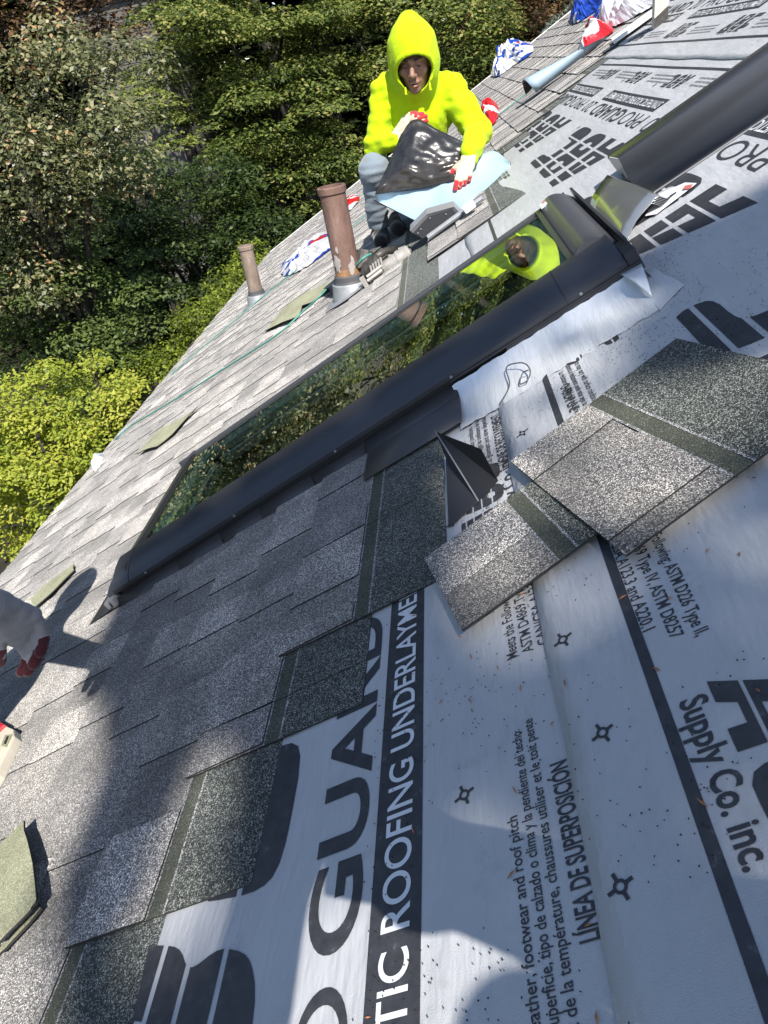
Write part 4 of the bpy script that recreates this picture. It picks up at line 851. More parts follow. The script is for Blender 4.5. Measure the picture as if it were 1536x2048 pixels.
V_, F_, c_ = np.concatenate([V_, V2]), np.concatenate([F_, F2+len(V_)]), np.concatenate([c_, c2])
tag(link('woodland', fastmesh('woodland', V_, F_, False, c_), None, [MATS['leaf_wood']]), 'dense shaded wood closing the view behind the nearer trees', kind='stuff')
V_, F_, c_ = pads_to_leaves([((rng.uniform(-16, 3), rng.uniform(10.2, 19), GZ+rng.uniform(0.1, 1.5)), rng.uniform(0.5, 1.1)) for _ in range(260)], 60, 0.17, 0.55, flat=0.6)
tag(link('undergrowth', fastmesh('undergrowth', V_, F_, False, c_), None, [MATS['leaf_wood']]), 'dark undergrowth filling the ground below the trees', kind='stuff')
for i, (x, Y) in enumerate(((700, 18), (310, 17.5), (80, 14), (640, 20), (420, 19))):
    p = Vector(foot(x, Y)); mb = MB(); mb.tube([p, p+Vector((0.1, 0.1, 4)), p+Vector((0.35*(-1)**i, 0, 9)), p+Vector((0.5*(-1)**i, 0, 15))], [0.2, 0.16, 0.12, 0.05], 9)
    tt = thing('bare_trunk', ('straight dark trunk deep in the wood, just left of the worker', 'straight dark trunk behind the tall maple\'s left side', 'dark trunk behind the oak at the far left', 'dark trunk behind the tall maple\'s right side', 'dark trunk deep behind the middle of the tall maple')[i], 'tree', p, 'bare trunks in the wood'); mb.build('trunk', MATS['bark'], tt, smooth=True)
# neighbouring house glimpsed through the leaves
p = sight(240, 85, 20.0); nb = thing('neighbour_house', 'grey sided house glimpsed through the trees at the upper left', 'house', Vector((p.x, 20, GZ)))
BX = lambda x, y, z: Vector((x, y, z))
mb = MB(); mb.box((p.x-0.9, 20.04, GZ), (p.x+0.9, 23, p.z+0.9), fn=BX); mb.build('wall', MATS['siding'], nb)
for i in range(14):
    z = p.z-1.2+i*0.15; mb = MB(); mb.box((p.x-0.92, 20.0, z), (p.x+0.92, 20.038, z+0.135), fn=BX); mb.build('siding_board', MATS['siding'], nb)
mb = MB(); mb.add([(p.x-1.1, 19.8, p.z+0.9), (p.x+1.1, 19.8, p.z+0.9), (p.x+1.1, 23.2, p.z+0.9), (p.x-1.1, 23.2, p.z+0.9), (p.x-1.1, 21.5, p.z+2), (p.x+1.1, 21.5, p.z+2)], [(0,1,5,4), (2,3,4,5), (0,4,3), (1,2,5), (0,3,2,1)]); mb.build('roof', MATS['asphalt_edge'], nb)

# unseen tree uphill behind the camera, its crown shaped to shade the near roof
def in_shade(s, h):
    """how densely to leaf the crown so it shades this spot of the near roof"""
    if s < (-1.0-0.5*(h-0.6) if h > 0.6 else -1.0+0.5*(0.6-h))+0.05*math.sin(h*9): return 0.0
    if (h < 0.47 and -0.62 < s < -0.24) or (0.37 < h < 0.74 and -0.86 < s < -0.70) or (0.37 < h < 0.46 and s < -0.32 and s > -0.8): return 0.0
    if h > 1.62-0.25*max(0, s) : return 0.0
    return 0.32 if (s > -0.30 and h < 1.0) else 0.9
Cn = []
pt = P(-0.2, 0.9, 0)+SUN*10.5
while len(Cn) < 3100:
    s, h = rng.uniform(-1.4, 2.0), rng.uniform(-1.6, 1.75)
    if rng.uniform() < in_shade(s, h)*(max(0.05, 0.32+2.0*noise.noise(Vector((s*1.9, h*2.3, 5.3)))) if s > -0.36 else 0.8):
        Cn.append(np.array(P(s, h, 0)+SUN*float(rng.uniform(9.0, 12.0)))); 
Cn = np.array(Cn); V_, F_, c_ = leaves(Cn, rng.normal(size=(len(Cn), 3))*0.7+np.array(SUN), 0.13*rng.uniform(0.7, 1.3, len(Cn)), np.full(len(Cn), 0.5), aspect=0.7)
tt = thing('shade_tree', 'tall leafy tree uphill behind the camera shading the near roof', 'tree', Vector((pt.x+3.5, pt.y-1, GZ)))
link('crown', fastmesh('crown', V_, F_, False, c_), tt, [MATS['leaf_maple']])
mb = MB(); mb.tube(catmull([(pt.x+3.5, pt.y-1, GZ), (pt.x+3.3, pt.y-1, 2), (pt.x+2.2, pt.y-.6, pt.z-2.5), (pt.x+.4, pt.y-.3, pt.z+0.3)], 6), [0.25-0.011*i for i in range(19)], 9); mb.build('trunk', MATS['bark'], tt, smooth=True)

# ------------------------------------------------------------------ people: smooth bodies from blended distance fields
class Field:
    def __init__(s, lo, hi, cell):
        s.lo = np.array(lo, float); s.cell = cell; n = np.ceil((np.array(hi)-s.lo)/cell).astype(int)+1; s.n = n
        ax = [s.lo[i]+cell*np.arange(n[i]) for i in range(3)]
        s.X, s.Y, s.Z = np.meshgrid(*ax, indexing='ij'); s.F = np.full(tuple(n), 1.0)
    def cone(s, a, b, ra, rb):
        a, b = np.array(a, float), np.array(b, float); d = b-a; L2 = max(1e-9, d@d)
        px_, py_, pz_ = s.X-a[0], s.Y-a[1], s.Z-a[2]; t = np.clip((px_*d[0]+py_*d[1]+pz_*d[2])/L2, 0, 1)
        return np.sqrt((px_-t*d[0])**2+(py_-t*d[1])**2+(pz_-t*d[2])**2)-(ra+(rb-ra)*t)
    def ell(s, c, r, rot=None):
        p = np.stack([s.X-c[0], s.Y-c[1], s.Z-c[2]], -1)
        if rot is not None: p = p @ np.array(rot)
        r = np.array(r); k0 = np.sqrt(((p/r)**2).sum(-1)); k1 = np.sqrt(((p/(r*r))**2).sum(-1)); return k0*(k0-1)/np.maximum(k1, 1e-6)
    def add(s, d, k=0.02):
        h = np.clip(0.5+0.5*(d-s.F)/k, 0, 1); s.F = d*(1-h)+s.F*h-k*h*(1-h)
    def cut(s, d, k=0.01):
        d = -d; h = np.clip(0.5-0.5*(d-s.F)/k, 0, 1); s.F = d*(1-h)+s.F*h+k*h*(1-h)
    def folds(s, amp, f, ph=(0, 0, 0), win=None):
        w = np.sin(s.X*f[0]+1.7*np.sin(s.Z*f[2]*0.37+ph[0])+ph[0])*np.sin(s.Z*f[2]+1.3*np.sin(s.X*f[0]*0.41+s.Y*f[1]*0.6+ph[1])+ph[1])
        s.F = s.F+amp*w*(1 if win is None else win)
    def mesh(s, name):
        F, n = s.F, s.n; ins = F < 0
        c = [(i, j, k) for i in (0, 1) for j in (0, 1) for k in (0, 1)]
        sl = lambda A, q: A[q[0]:n[0]-1+q[0], q[1]:n[1]-1+q[1], q[2]:n[2]-1+q[2]]
        cnt = sum(sl(ins, q).astype(np.int8) for q in c); act = np.argwhere((cnt > 0) & (cnt < 8))
        vid = -np.ones((n[0]-1, n[1]-1, n[2]-1), int); vid[act[:, 0], act[:, 1], act[:, 2]] = np.arange(len(act))
        acc = np.zeros((len(act), 3)); num = np.zeros(len(act))
        for qa in c:
            for ax in range(3):
                if qa[ax]: continue
                qb = list(qa); qb[ax] = 1
                fa = F[act[:, 0]+qa[0], act[:, 1]+qa[1], act[:, 2]+qa[2]]; fb = F[act[:, 0]+qb[0], act[:, 1]+qb[1], act[:, 2]+qb[2]]
                x = (fa < 0) != (fb < 0); t = np.where(x, fa/np.where(x, fa-fb, 1), 0); p = np.array(qa, float)[None]+np.zeros((len(act), 3)); p[:, ax] += t
                acc += p*x[:, None]; num += x
        V_ = s.lo+(act+acc/num[:, None])*s.cell; Q = []
        for ax in range(3):
            a, b = [(1, 2), (2, 0), (0, 1)][ax]; sa = [slice(1, n[i]-1) for i in range(3)]; sa[ax] = slice(0, n[ax]-1); sb = list(sa); sb[ax] = slice(1, n[ax])
            ia, ib = ins[tuple(sa)], ins[tuple(sb)]
            for flip, m_ in ((False, ia & ~ib), (True, ~ia & ib)):
                idx = np.argwhere(m_)
                if not len(idx): continue
                idx[:, a] += 1; idx[:, b] += 1
                q = []
                for da, db in ((-1, -1), (0, -1), (0, 0), (-1, 0)):
                    j = idx.copy(); j[:, a] += da; j[:, b] += db; q.append(vid[j[:, 0], j[:, 1], j[:, 2]])
                q = np.stack(q, 1); Q.append(q[:, ::-1] if flip else q)
        Q = np.concatenate(Q); Q = Q[(Q >= 0).all(1)]
        lab = np.arange(len(V_)); E_ = np.concatenate([Q[:, [0, 1]], Q[:, [1, 2]], Q[:, [2, 3]], Q[:, [3, 0]]])
        while True:                                        # keep the one largest connected skin
            old = lab.copy(); mn = np.minimum(lab[E_[:, 0]], lab[E_[:, 1]]); np.minimum.at(lab, E_[:, 0], mn); np.minimum.at(lab, E_[:, 1], mn); lab = lab[lab]
            if (old == lab).all(): break
        big = np.bincount(lab).argmax(); keep = lab == big; Q = Q[keep[Q[:, 0]]]; new = np.cumsum(keep)-1
        return fastmesh(name, V_[keep], new[Q], True)
def bounds(pts, pad):
    a = np.array([tuple(p) for p in pts]); return a.min(0)-pad, a.max(0)+pad
def fbuild(fl, name, parent, m, smooth=2):
    o = link(name, fl.mesh(name), parent, [MATS[m]])
    if smooth: md = o.modifiers.new('s', 'SMOOTH'); md.iterations = smooth; md.factor = 0.5
    return o
def T(p): return np.array(tuple(p))

man = thing('person', 'crouching worker in a yellow hooded sweatshirt and jeans handling a membrane', 'person', P(-0.5, 4.15, 0.02))
# --- joints (pixel seen, metres along the roof)
hd = T(sight(827, 122, 3.83)); neck = T(sight(830, 182, 3.93)); chest = T(sight(838, 232, 4.0)); hip = T(sight(845, 345, 4.16))
shR, elR, wrR = T(sight(773, 186, 3.97)), T(sight(753, 290, 3.92)), T(sight(793, 278, 3.83))
shL, elL, wrL = T(sight(903, 184, 3.99)), T(sight(955, 262, 3.88)), T(sight(938, 312, 3.62))
knR, anR, hipR = T(sight(748, 338, 3.86)), T(sight(757, 468, 3.98)), T(sight(815, 365, 4.18))
knL, anL, hipL = T(sight(860, 360, 3.86)), T(sight(802, 462, 3.98)), T(sight(870, 365, 4.2))
# --- sweatshirt with hood
lo, hi = bounds([hd+[0, 0, .26], hd-[0, .15, 0], shR, elR, wrR, shL, elL, wrL, hip], 0.13)
fl = Field(lo, hi, 0.0062)
fl.F = fl.cone(chest+[0, 0, .02], hip, 0.135, 0.14)
fl.add(fl.ell(chest+[0, .01, .035], (0.185, 0.115, 0.17)), 0.05)
fl.add(fl.cone(shR+[.02, 0, .005], shL-[.02, 0, -.005], 0.072, 0.074), 0.05)
fl.add(fl.cone(neck+[0, .03, .02], chest+[0, .0, .1], 0.085, 0.12), 0.05)
fl.add(fl.cone(shR, elR, 0.075, 0.060), 0.035); fl.add(fl.cone(elR, wrR, 0.060, 0.040), 0.03)
fl.add(fl.cone(shL, elL, 0.078, 0.062), 0.035); fl.add(fl.cone(elL, wrL, 0.062, 0.042), 0.03)
arm = np.minimum(fl.cone(shR, elR, .06, .05), np.minimum(fl.cone(elR, wrR, .05, .04), np.minimum(fl.cone(shL, elL, .06, .05), fl.cone(elL, wrL, .05, .04))))
fl.folds(0.007, (48, 30, 18), (0.3, 1.1, 0)); fl.folds(0.0065, (18, 30, 92), (2.1, .4, 0), np.clip(1-arm/0.04, 0, 1)); fl.folds(0.0022, (110, 60, 60), (1, 2, 0))
hoodc = hd+[0, .02, .03]
hF = fl.ell(hoodc, (0.112, 0.155, 0.145)); Fb = fl.F; fl.F = hF
fl.add(fl.cone(hoodc+[0, .02, .06], hoodc+[-.003, .03, .128], 0.088, 0.032), 0.05)
fl.add(fl.cone(hoodc+[0, .02, -.06], neck+[0, .03, -.01], 0.11, 0.105), 0.05)
fl.folds(0.0016, (60, 40, 45), (1.2, .6, 0))
inner = fl.ell(hd+[0, .005, .000], (0.090, 0.122, 0.118)); FC = hd+[0.003, -.15, -.046]; face = fl.ell(FC, (0.094, 0.16, 0.068))
hood = fl.F; fl.F = hood; fl.add(np.maximum(np.abs(hood)-0.006, np.abs(fl.ell(FC, (0.103, 0.165, 0.077)))-0.009), 0.006)
fl.cut(inner, 0.006); fl.cut(face, 0.006); hood = fl.F; fl.F = Fb; fl.cut(fl.ell(hd+[0, -.05, -.035], (0.075, 0.11, 0.125)), 0.01); fl.add(hood, 0.02); fl.cut(fl.ell(hd+[0, -.05, -.04], (0.07, 0.10, 0.085)), 0.006)
fbuild(fl, 'sweatshirt', man, 'hi_vis', 1)
for dx in (-0.05, 0.062):
    mb = MB(); a = Vector(hd+[dx, -0.075, -0.095]); mb.tube([a, a+Vector((0, -.012, -.02)), a+Vector((0, -.014, -.03))], [0.004, 0.0045, 0.009], 8); mb.build('drawcord', MATS['hi_vis'], man, smooth=True)
# --- head with face
fl = Field(hd-[.12, .16, .17], hd+[.12, .14, .16], 0.0032); H_ = hd
R_ = Matrix.Rotation(math.radians(16), 3, 'X') @ Matrix.Rotation(math.radians(-6), 3, 'Z')       # bowed, turned a little
def hp(x, y, z): return H_+np.array(R_ @ Vector((x, y, z)))                                       # face frame: y forward is -Y
fl.F = fl.ell(hp(0, 0.015, 0.03), (0.076, 0.095, 0.095)); fl.add(fl.ell(hp(0, -.012, -.045), (0.058, 0.07, 0.075)), 0.03)
fl.add(fl.ell(hp(0, -.065, -.098), (0.024, 0.020, 0.018)), 0.02)
for sx in (-1, 1):
    fl.add(fl.ell(hp(sx*0.042, -.058, -.022), (0.022, 0.018, 0.018)), 0.02); fl.add(fl.cone(hp(sx*0.012, -.088, 0.028), hp(sx*0.048, -.074, 0.030), 0.009, 0.008), 0.014)
    fl.cut(fl.ell(hp(sx*0.032, -.090, 0.008), (0.017, 0.014, 0.010)), 0.012); fl.add(fl.ell(hp(sx*0.031, -.071, 0.006), (0.013, 0.010, 0.008)), 0.006)
    fl.add(fl.ell(hp(sx*0.075, .01, -.005), (0.010, 0.022, 0.032)), 0.008)
    fl.cut(fl.cone(hp(sx*0.024, -.090, -.035), hp(sx*0.035, -.080, -.062), 0.003, 0.003), 0.008)
fl.add(fl.cone(hp(0, -.084, 0.018), hp(0, -.108, -.026), 0.008, 0.013), 0.010); 
for sx in (-1, 1): fl.add(fl.ell(hp(sx*0.012, -.095, -.031), (0.009, 0.011, 0.008)), 0.006)
fl.add(fl.ell(hp(0, -.080, -.062), (0.027, 0.013, 0.008)), 0.008); fl.add(fl.ell(hp(0, -.079, -.075), (0.022, 0.013, 0.008)), 0.008)
fl.cut(fl.ell(hp(0, -.096, -.068), (0.021, 0.013, 0.0028)), 0.004)
fl.add(fl.cone(hp(0, .02, -.08), neck+[0, .03, 0], 0.055, 0.06), 0.03)
head = fbuild(fl, 'head', man, 'skin', 1)
for sx in (-1, 1):
    mb = MB(); mb.tube([Vector(hp(sx*0.014, -.096, 0.028)), Vector(hp(sx*0.032, -.093, 0.035)), Vector(hp(sx*0.050, -.079, 0.030))], [0.0045, 0.006, 0.003], 8); mb.build('eyebrow', MATS['brow_dark'], head, smooth=True)
    mb = MB(); mb.tube([Vector(hp(sx*0.021, -.080, 0.003)), Vector(hp(sx*0.031, -.0835, 0.000)), Vector(hp(sx*0.043, -.077, 0.003))], [0.001, 0.0022, 0.001], 6); mb.build('eyelash', MATS['brow_dark'], head, smooth=True)
mb = MB(); mb.tube([Vector(hp(-.020, -.086, -.068)), Vector(hp(0, -.0895, -.0675)), Vector(hp(.020, -.086, -.068))], [0.0012, 0.0025, 0.0012], 6); mb.build('mouth', MATS['brow_dark'], head, smooth=True)
mb = MB(); mb.tube([Vector(hp(-.017, -.088, -.075)), Vector(hp(0, -.092, -.0755)), Vector(hp(.017, -.088, -.075))], [0.0025, 0.0055, 0.0025], 8); mb.build('lower_lip', MATS['lip'], head, smooth=True)
fl = Field(hd-[.1, .1, .0], hd+[.1, .13, .14], 0.005); fl.F = fl.ell(hp(0, 0.020, 0.045), (0.080, 0.097, 0.092)); fl.cut(fl.ell(hp(0, -.07, -.005), (0.09, 0.06, 0.075)), 0.01); fbuild(fl, 'hair', head, 'hair_dark', 1)
# --- jeans
lo, hi = bounds([knR, anR, hipR, knL, anL, hipL, hip], 0.12); fl = Field(lo, hi, 0.0065)
fl.F = fl.cone(hipR, hipL, 0.12, 0.12); fl.add(fl.cone(hipR, knR, 0.095, 0.070), 0.04); fl.add(fl.cone(knR, anR, 0.068, 0.052), 0.03); fl.add(fl.cone(hipL, knL, 0.095, 0.07), 0.04); fl.add(fl.cone(knL, anL, 0.068, 0.052), 0.03)
fl.folds(0.004, (30, 30, 70), (0.5, 1.4, 0)); fl.folds(0.003, (20, 20, 130), (2, .2, 0))
fl.cut(fl.cone(anR+[0, 0, -.05], anR+[0, 0, -.2], .1, .1), 0.005); fbuild(fl, 'jeans', man, 'jeans', 1)
for an in (anR, anL):
    s_, h_ = an[0]*CP+an[2]*SP, an[1]; gz = lambda p: T(P(p[0], p[1], p[2]))
    n_ = -an[0]*SP+an[2]*CP; heel = gz((s_, h_+.04, 0.055)); toe = gz((s_+0.01, h_-.15, 0.048))
    fl = Field(np.minimum(heel, toe)-.09, np.maximum(heel, np.maximum(toe, an))+.09, 0.006); fl.F = fl.cone(heel, toe, 0.040, 0.036); fl.add(fl.cone(heel, an+[0, 0, -.01], 0.042, 0.045), 0.02); fl.add(fl.cone(heel+[.0, 0, .02], (heel+toe)/2+[0, 0, .015], 0.035, .035), 0.02)
    sh = fbuild(fl, 'shoe', man, 'shoe_dark', 1)
# --- gloves: palm and five separate fingers each
def glove(name, wrist, elbow, palm_dir, side, normal, fingers, m1, m2, parent, palm=0.095, sc=1.0, cell=0.0032, tip=0.45):
    w = T(wrist); d = Vector(palm_dir).normalized(); s_ = Vector(side).normalized(); n_ = Vector(normal).normalized()
    pts = [w]; chains = []
    for i, (off, ln, c1, c2) in enumerate(fingers):
        base = Vector(w)+d*palm*(0.95 if i else 0.35)*sc+s_*off*sc; a = base
        dirv = d if i else (d*0.55+s_*(1 if off > 0 else -1)*0.8).normalized()
        ch = [a]
        for q, (fr, bend) in enumerate(((0.45, c1), (0.3, c1+c2), (0.25, c1+1.7*c2))):
            v_ = (dirv*math.cos(bend)+n_*math.sin(bend)).normalized(); a = a+v_*ln*fr*sc; ch.append(a)
        chains.append(ch); pts += [T(p) for p in ch]
    lo, hi = bounds(pts+[T(Vector(w)-(Vector(w)-Vector(elbow)).normalized()*0.04*sc)], 0.04*sc); fl = Field(lo, hi, cell)
    k = Vector(w)+d*palm*0.9*sc; offs = [f_[0] for f_ in fingers[1:]]
    fdir = (Vector(w)-Vector(elbow)).normalized(); fl.F = fl.cone(T(Vector(w)-fdir*0.03*sc), w, 0.033*sc, 0.031*sc)
    for o_ in offs: fl.add(fl.cone(T(Vector(w)+s_*o_*0.55*sc), T(k+s_*o_*sc), 0.019*sc, 0.0145*sc), 0.014*sc)
    for i, ch in enumerate(chains):
        r0 = (0.0135 if i == 0 else 0.0118)*sc
        for q in range(3): fl.add(fl.cone(T(ch[q]), T(ch[q+1]), r0*(1-.08*q), r0*(1-.08*(q+1))), 0.0035*sc)
    fl.folds(0.0012*sc, (160/sc, 130/sc, 170/sc), (0.4, 1.0, 0))
    go = fbuild(fl, name, parent, m1, 1)
    for i, ch in enumerate(chains):
        lo2, hi2 = bounds([T(p) for p in ch[1:]], 0.022*sc); fl2 = Field(lo2, hi2, cell)
        r0 = (0.0135 if i == 0 else 0.0118)*sc*0.97+0.0012
        a0 = ch[1].lerp(ch[2], tip); fl2.add(fl2.cone(T(a0), T(ch[2]), r0*.95, r0*.88), 0.002); fl2.add(fl2.cone(T(ch[2]), T(ch[3]), r0*.88, r0*.82), 0.002)
        fbuild(fl2, 'fingertip', go, m2, 1)
    return go
handL = sight(928, 345, 3.53); dl = (handL-Vector(wrL))
glove('glove', wrL, elL, dl, Vector((1, 0, 0.15)), Vector((-0.1, 0.55, -0.65)), [(-0.036, 0.065, 0.3, 0.3), (-0.028, 0.078, 0.35, 0.35), (-0.009, 0.086, 0.5, 0.5), (0.010, 0.080, 0.6, 0.6), (0.028, 0.064, 0.7, 0.6)], 'glove_cream', 'glove_red', man)
handR = sight(818, 247, 3.81); dr = (handR-Vector(wrR))
glove('glove', wrR, elR, dr, Vector((-0.5, 0.2, 0.8)), Vector((0.3, 0.1, -0.5)), [(-0.036, 0.06, 0.3, 0.2), (-0.028, 0.075, 0.2, 0.2), (-0.009, 0.085, 0.2, 0.2), (0.010, 0.08, 0.2, 0.25), (0.028, 0.06, 0.2, 0.3)], 'glove_cream', 'glove_red', man)

# --- the membrane he is peeling: blue release film below, black sticky side folded up
ms = thing('membrane_sheet', 'stiff membrane square, blue film below and black sticky side turned up, held by the worker', 'membrane', P(-0.2, 3.5, 0.02))
def coons(bot, top, nu, nv, bulge):
    bot, top = catmull(bot, 10), catmull(top, 10); vv, ff = [], []
    pick = lambda c, t: c[int(min(len(c)-1, t*(len(c)-1)))].lerp(c[min(len(c)-1, int(t*(len(c)-1))+1)], t*(len(c)-1)-int(t*(len(c)-1)))
    for i in range(nu+1):
        for j in range(nv+1): u, w = i/nu, j/nv; vv.append(pick(bot, u).lerp(pick(top, u), w)+bulge(u, w))
    for i in range(nu):
        for j in range(nv): a = i*(nv+1)+j; ff.append((a, a+nv+1, a+nv+2, a+1))
    return vv, ff
Q = lambda pts: [sight(x, y, Y) for x, y, Y in pts]
vv, ff = coons(Q([(748, 399, 3.60), (795, 423, 3.46), (850, 447, 3.34), (893, 441, 3.30), (930, 430, 3.29), (975, 391, 3.37), (1026, 343, 3.46)]), Q([(750, 388, 3.64), (800, 381, 3.64), (860, 372, 3.62), (905, 358, 3.58), (945, 322, 3.68), (985, 301, 3.74), (1020, 325, 3.58)]), 40, 18,
               lambda u, w: Vector((0, 0.05*math.sin(math.pi*w)*(1-0.3*u), -0.035*math.sin(math.pi*w)*(0.6+0.4*math.cos(u*4)))))
o = link('release_film', mesh('release_film', vv, ff, True), ms, [MATS['film_blue'], MATS['black_membrane']]); md = o.modifiers.new('t', 'SOLIDIFY'); md.thickness = 0.004; md.offset = -1; md.material_offset = 1; md.material_offset_rim = 1
vv, ff = coons(Q([(750, 389, 3.635), (800, 382, 3.62), (860, 373, 3.60), (908, 359, 3.56)]), Q([(802, 268, 3.74), (831, 238, 3.75), (880, 261, 3.72), (935, 288, 3.68)]), 36, 30,
               lambda u, w: Vector((0, -0.05*math.sin(math.pi*w)*math.sin(math.pi*u), 0))+Vector((0, -0.006, 0.004))*math.sin(u*9+w*26*(0.4+0.6*u))*math.sin(math.pi*w)*max(0, 1-w*1.9)+Vector((0, -0.011, 0.005))*noise.noise(Vector((u*7, w*9, 4)))+Vector((0, -0.006, 0.002))*abs(noise.noise(Vector((u*15, w*17, 1)))))
mi = [1 if (i % 30)/30 < 0.16+0.5*((i//30)/36) else 0 for i in range(len(ff))]
o = link('sticky_side', mesh('sticky_side', vv, ff, True, mi), ms, [MATS['black_membrane'], MATS['brown_film']]); md = o.modifiers.new('t', 'SOLIDIFY'); md.thickness = 0.003

# --- second worker at the left edge: only a gloved hand and the tool show
w2 = thing('person', 'second worker at the left edge, a grey gloved hand reaching in', 'person', P(-1.5, 0.5, 0))
gl_w = T(sight(-22, 1215, 0.86)); sc2 = 1.0
def rp(s, h, n): return T(P(s, h, n))
pel, chs, hed = rp(-1.80, 0.66, 0.24), rp(-1.44, 0.95, 0.47), rp(-1.22, 1.12, 0.61)
sR2, sL2 = rp(-1.40, 0.68, 0.46), rp(-1.44, 1.12, 0.48)
elb = (sL2+gl_w)/2+np.array([-.10, 0.02, 0.03])
knA, ftA, knB, ftB = rp(-1.62, 0.92, 0.26), rp(-1.95, 1.0, 0.06), rp(-1.50, 0.42, 0.26), rp(-1.80, 0.3, 0.05)
lo, hi = bounds([pel, chs, hed, sR2, sL2, elb, gl_w, knA, ftA, knB, ftB], 0.2); fl = Field(lo, hi, 0.014)
fl.F = fl.cone(pel, chs, 0.15, 0.16); fl.add(fl.cone(sR2, sL2, .08, .08), .05); fl.add(fl.cone(chs, hed, .09, .06), .04); fl.add(fl.ell(hed+[0, 0, .05], (.085, .1, .12)), .02)
fl.add(fl.cone(sL2, elb, .065, .052), .03); fl.add(fl.cone(elb, gl_w, .052, .034), .03); e2 = rp(-1.25, .52, .36); fl.add(fl.cone(sR2, e2, .065, .05), .03); fl.add(fl.cone(e2, rp(-1.38, .70, .20), .05, .036), .03)
for k_, f_ in ((knA, ftA), (knB, ftB)): fl.add(fl.cone(pel, k_, .1, .075), .04); fl.add(fl.cone(k_, f_, .07, .045), .03)
fbuild(fl, 'body', w2, 'shirt_navy', 2)
hand2 = sight(62, 1262, 0.90)
glove('glove', gl_w, elb, hand2-Vector(gl_w), Vector((0.62, 0.25, 0.74)), Vector((-0.15, -0.35, -0.8)), [(-0.034, 0.06, 0.5, 0.4), (0.030, 0.075, 0.75, 0.7), (0.010, 0.082, 0.75, 0.8), (-0.010, 0.078, 0.8, 0.8), (-0.029, 0.062, 0.85, 0.8)], 'glove_grey', 'glove_wine', w2, cell=0.0028, tip=0.75)

tk = thing('hand_stapler', 'red and cream hand tool lying on the shingles at the left edge', 'tool', P(*roof(20, 1490), 0.02))
def RQ(pts, n): return [P(*roof(x, y, n), n) for x, y in pts]
mb = MB(); mb.slab(RQ([(-50, 1560), (-30, 1480), (8, 1450), (26, 1458), (28, 1472), (-8, 1545), (-40, 1596)], 0.040), D(0, 0, -0.026)); mb.build('casing', MATS['tool_cream'], tk, bevel=0.004)
mb = MB(); mb.slab(RQ([(-45, 1478), (-26, 1436), (-8, 1438), (8, 1448), (-16, 1472), (-36, 1530)], 0.048), D(0, 0, -0.03)); mb.build('grip', MATS['tool_red'], tk, bevel=0.005)
mb = MB(); mb.slab(RQ([(2, 1490), (10, 1470), (24, 1468), (12, 1494)], 0.0420), D(0, 0, -0.003)); pz = mb.build('latch_plate', MATS['shingle_back'], tk)
mb = MB(); mb.slab(RQ([(7, 1487), (14, 1472), (17, 1472), (11, 1488)], 0.0435), D(0, 0, -0.001)); mb.build('slot', MATS['rubber_black'], pz)

# --- the photographer behind the lens (never in the picture, but casting the near shadow)
ph = thing('smartphone', 'dark smartphone held up by the photographer', 'phone', P(0, -0.02, EYE))
fw, rt, up_ = camrow(2), camrow(0), -camrow(1); c = EYE_W-fw*0.012+rt*0.02-up_*0.055
mb = MB(); mb.add([c+rt*(a*0.037)+up_*(b_*0.078)+fw*(d_*0.004) for d_ in (-1, 1) for b_ in (-1, 1) for a in (-1, 1)], [(0,2,3,1), (4,5,7,6), (0,1,5,4), (2,6,7,3), (0,4,6,2), (1,3,7,5)]); mb.build('case', MATS['rubber_black'], ph, bevel=0.003)
w3 = thing('person', 'photographer crouching behind the camera in dark clothes', 'person', P(0.2, -0.7, 0))
pel, chs, hed = rp(0.48, -0.88, 0.20), rp(0.40, -0.70, 0.42), rp(0.32, -0.52, 0.60)
hA, hB = T(c-rt*0.085-up_*0.01-fw*0.02), T(c+rt*0.05-up_*0.03-fw*0.01); sA, sB = rp(0.20, -0.66, 0.47), rp(0.54, -0.56, 0.46); eA, eB = rp(-0.24, -0.34, 0.41), rp(0.34, -0.22, 0.42)
lo, hi = bounds([pel, chs, hed, hA, hB, sA, sB, eA, eB, rp(.1, -.2, 0), rp(.5, -.4, 0)], 0.2); fl = Field(lo, hi, 0.014)
fl.F = fl.cone(pel, chs, .15, .16); fl.add(fl.cone(sA, sB, .08, .08), .05); fl.add(fl.cone(chs, hed, .08, .06), .04); fl.add(fl.ell(hed+[0, 0, .05], (.08, .1, .12)), .02)
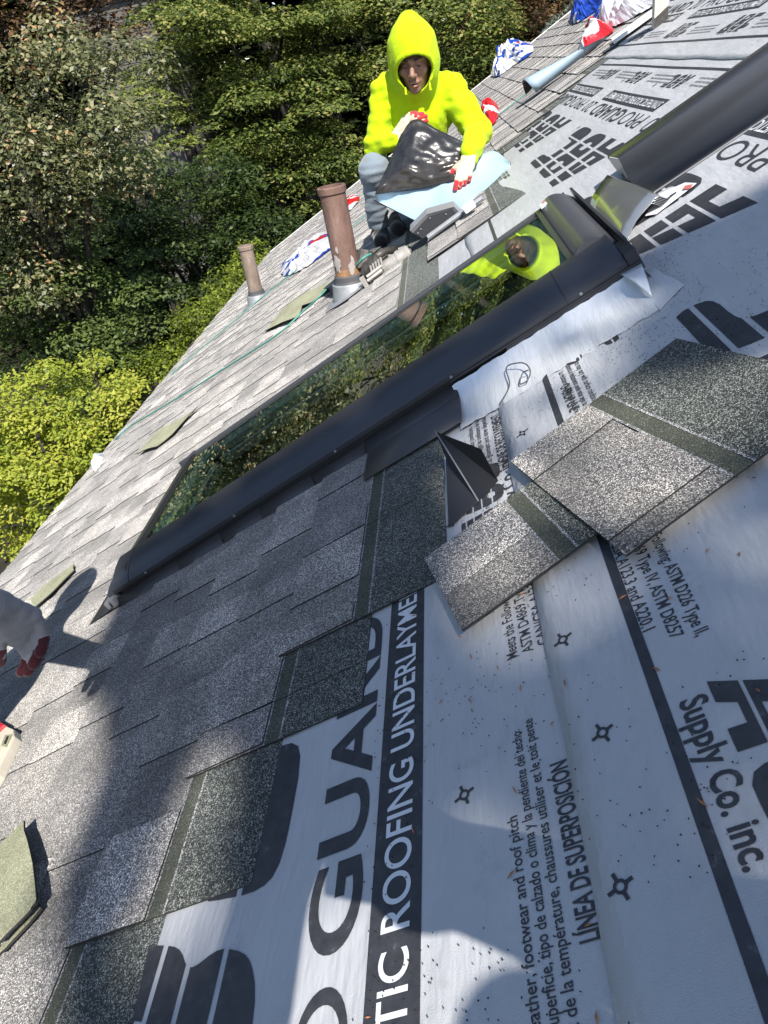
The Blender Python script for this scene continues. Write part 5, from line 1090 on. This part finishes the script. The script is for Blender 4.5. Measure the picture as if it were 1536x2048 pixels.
for s_, e_, h_ in ((sA, eA, hA), (sB, eB, hB)): fl.add(fl.cone(s_, e_, .06, .055), .03); fl.add(fl.cone(e_, h_, .058, .042), .03); fl.add(fl.ell(h_, (.055, .055, .065)), .02)
for k_, f_ in ((rp(.22, -.52, .22), rp(.16, -.74, .05)), (rp(.62, -.50, .26), rp(.60, -.74, .05))): fl.add(fl.cone(pel, k_, .1, .075), .04); fl.add(fl.cone(k_, f_, .07, .045), .03)
fbuild(fl, 'body', w3, 'shirt_navy', 2)

# ------------------------------------------------------------------ small litter on the underlayment
def scatter(n, seed, ln, wd, nn, dens):
    r = random.Random(seed); vv, ff = [], []
    while len(ff) < n:
        s, h = r.uniform(-0.46, 0.3), r.uniform(0.2, 1.6)
        if r.random() > dens(s, h): continue
        if s < -0.36 and h > 0.82: continue
        z = (0.0032 if s > -0.21 else 0.0)+0.0035+wave(s, h); a = r.uniform(0, math.pi); L, w = ln*r.uniform(0.5, 1.3), wd*r.uniform(0.7, 1.3); o = len(vv); c_, d_ = math.cos(a), math.sin(a)
        vv += [P(s+x*c_-y*d_, h+x*d_+y*c_, z+q) for x, y, q in ((-L/2, 0, 0), (0, -w/2, 0.0006), (L/2, 0, 0), (0, w/2, 0.0006), (0, 0, 0.0016))]; ff += [(o, o+1, o+4), (o+1, o+2, o+4), (o+2, o+3, o+4), (o+3, o, o+4)]
    return vv, ff
vv, ff = scatter(4*58, 3, 0.011, 0.0022, 0, lambda s, h: 1.0 if h < 0.8 else 0.25)
tag(link('fallen_needles', mesh('fallen_needles', vv, ff), None, [MATS['needle_brown']]), 'orange brown needles and leaf bits scattered on the underlayment', kind='stuff')
vv, ff = scatter(4*2200, 5, 0.0022, 0.0017, 0, lambda s, h: max(0.0, 0.15+1.3*noise.noise(Vector((s*6, h*6, 3))))+(0.5 if (0.0 < s < .2 and 1.2 < h < 1.5) else 0))
tag(link('granule_crumbs', mesh('granule_crumbs', vv, ff), None, [MATS['asphalt_edge']]), 'dark shed granules sprinkled over the underlayment', kind='stuff')
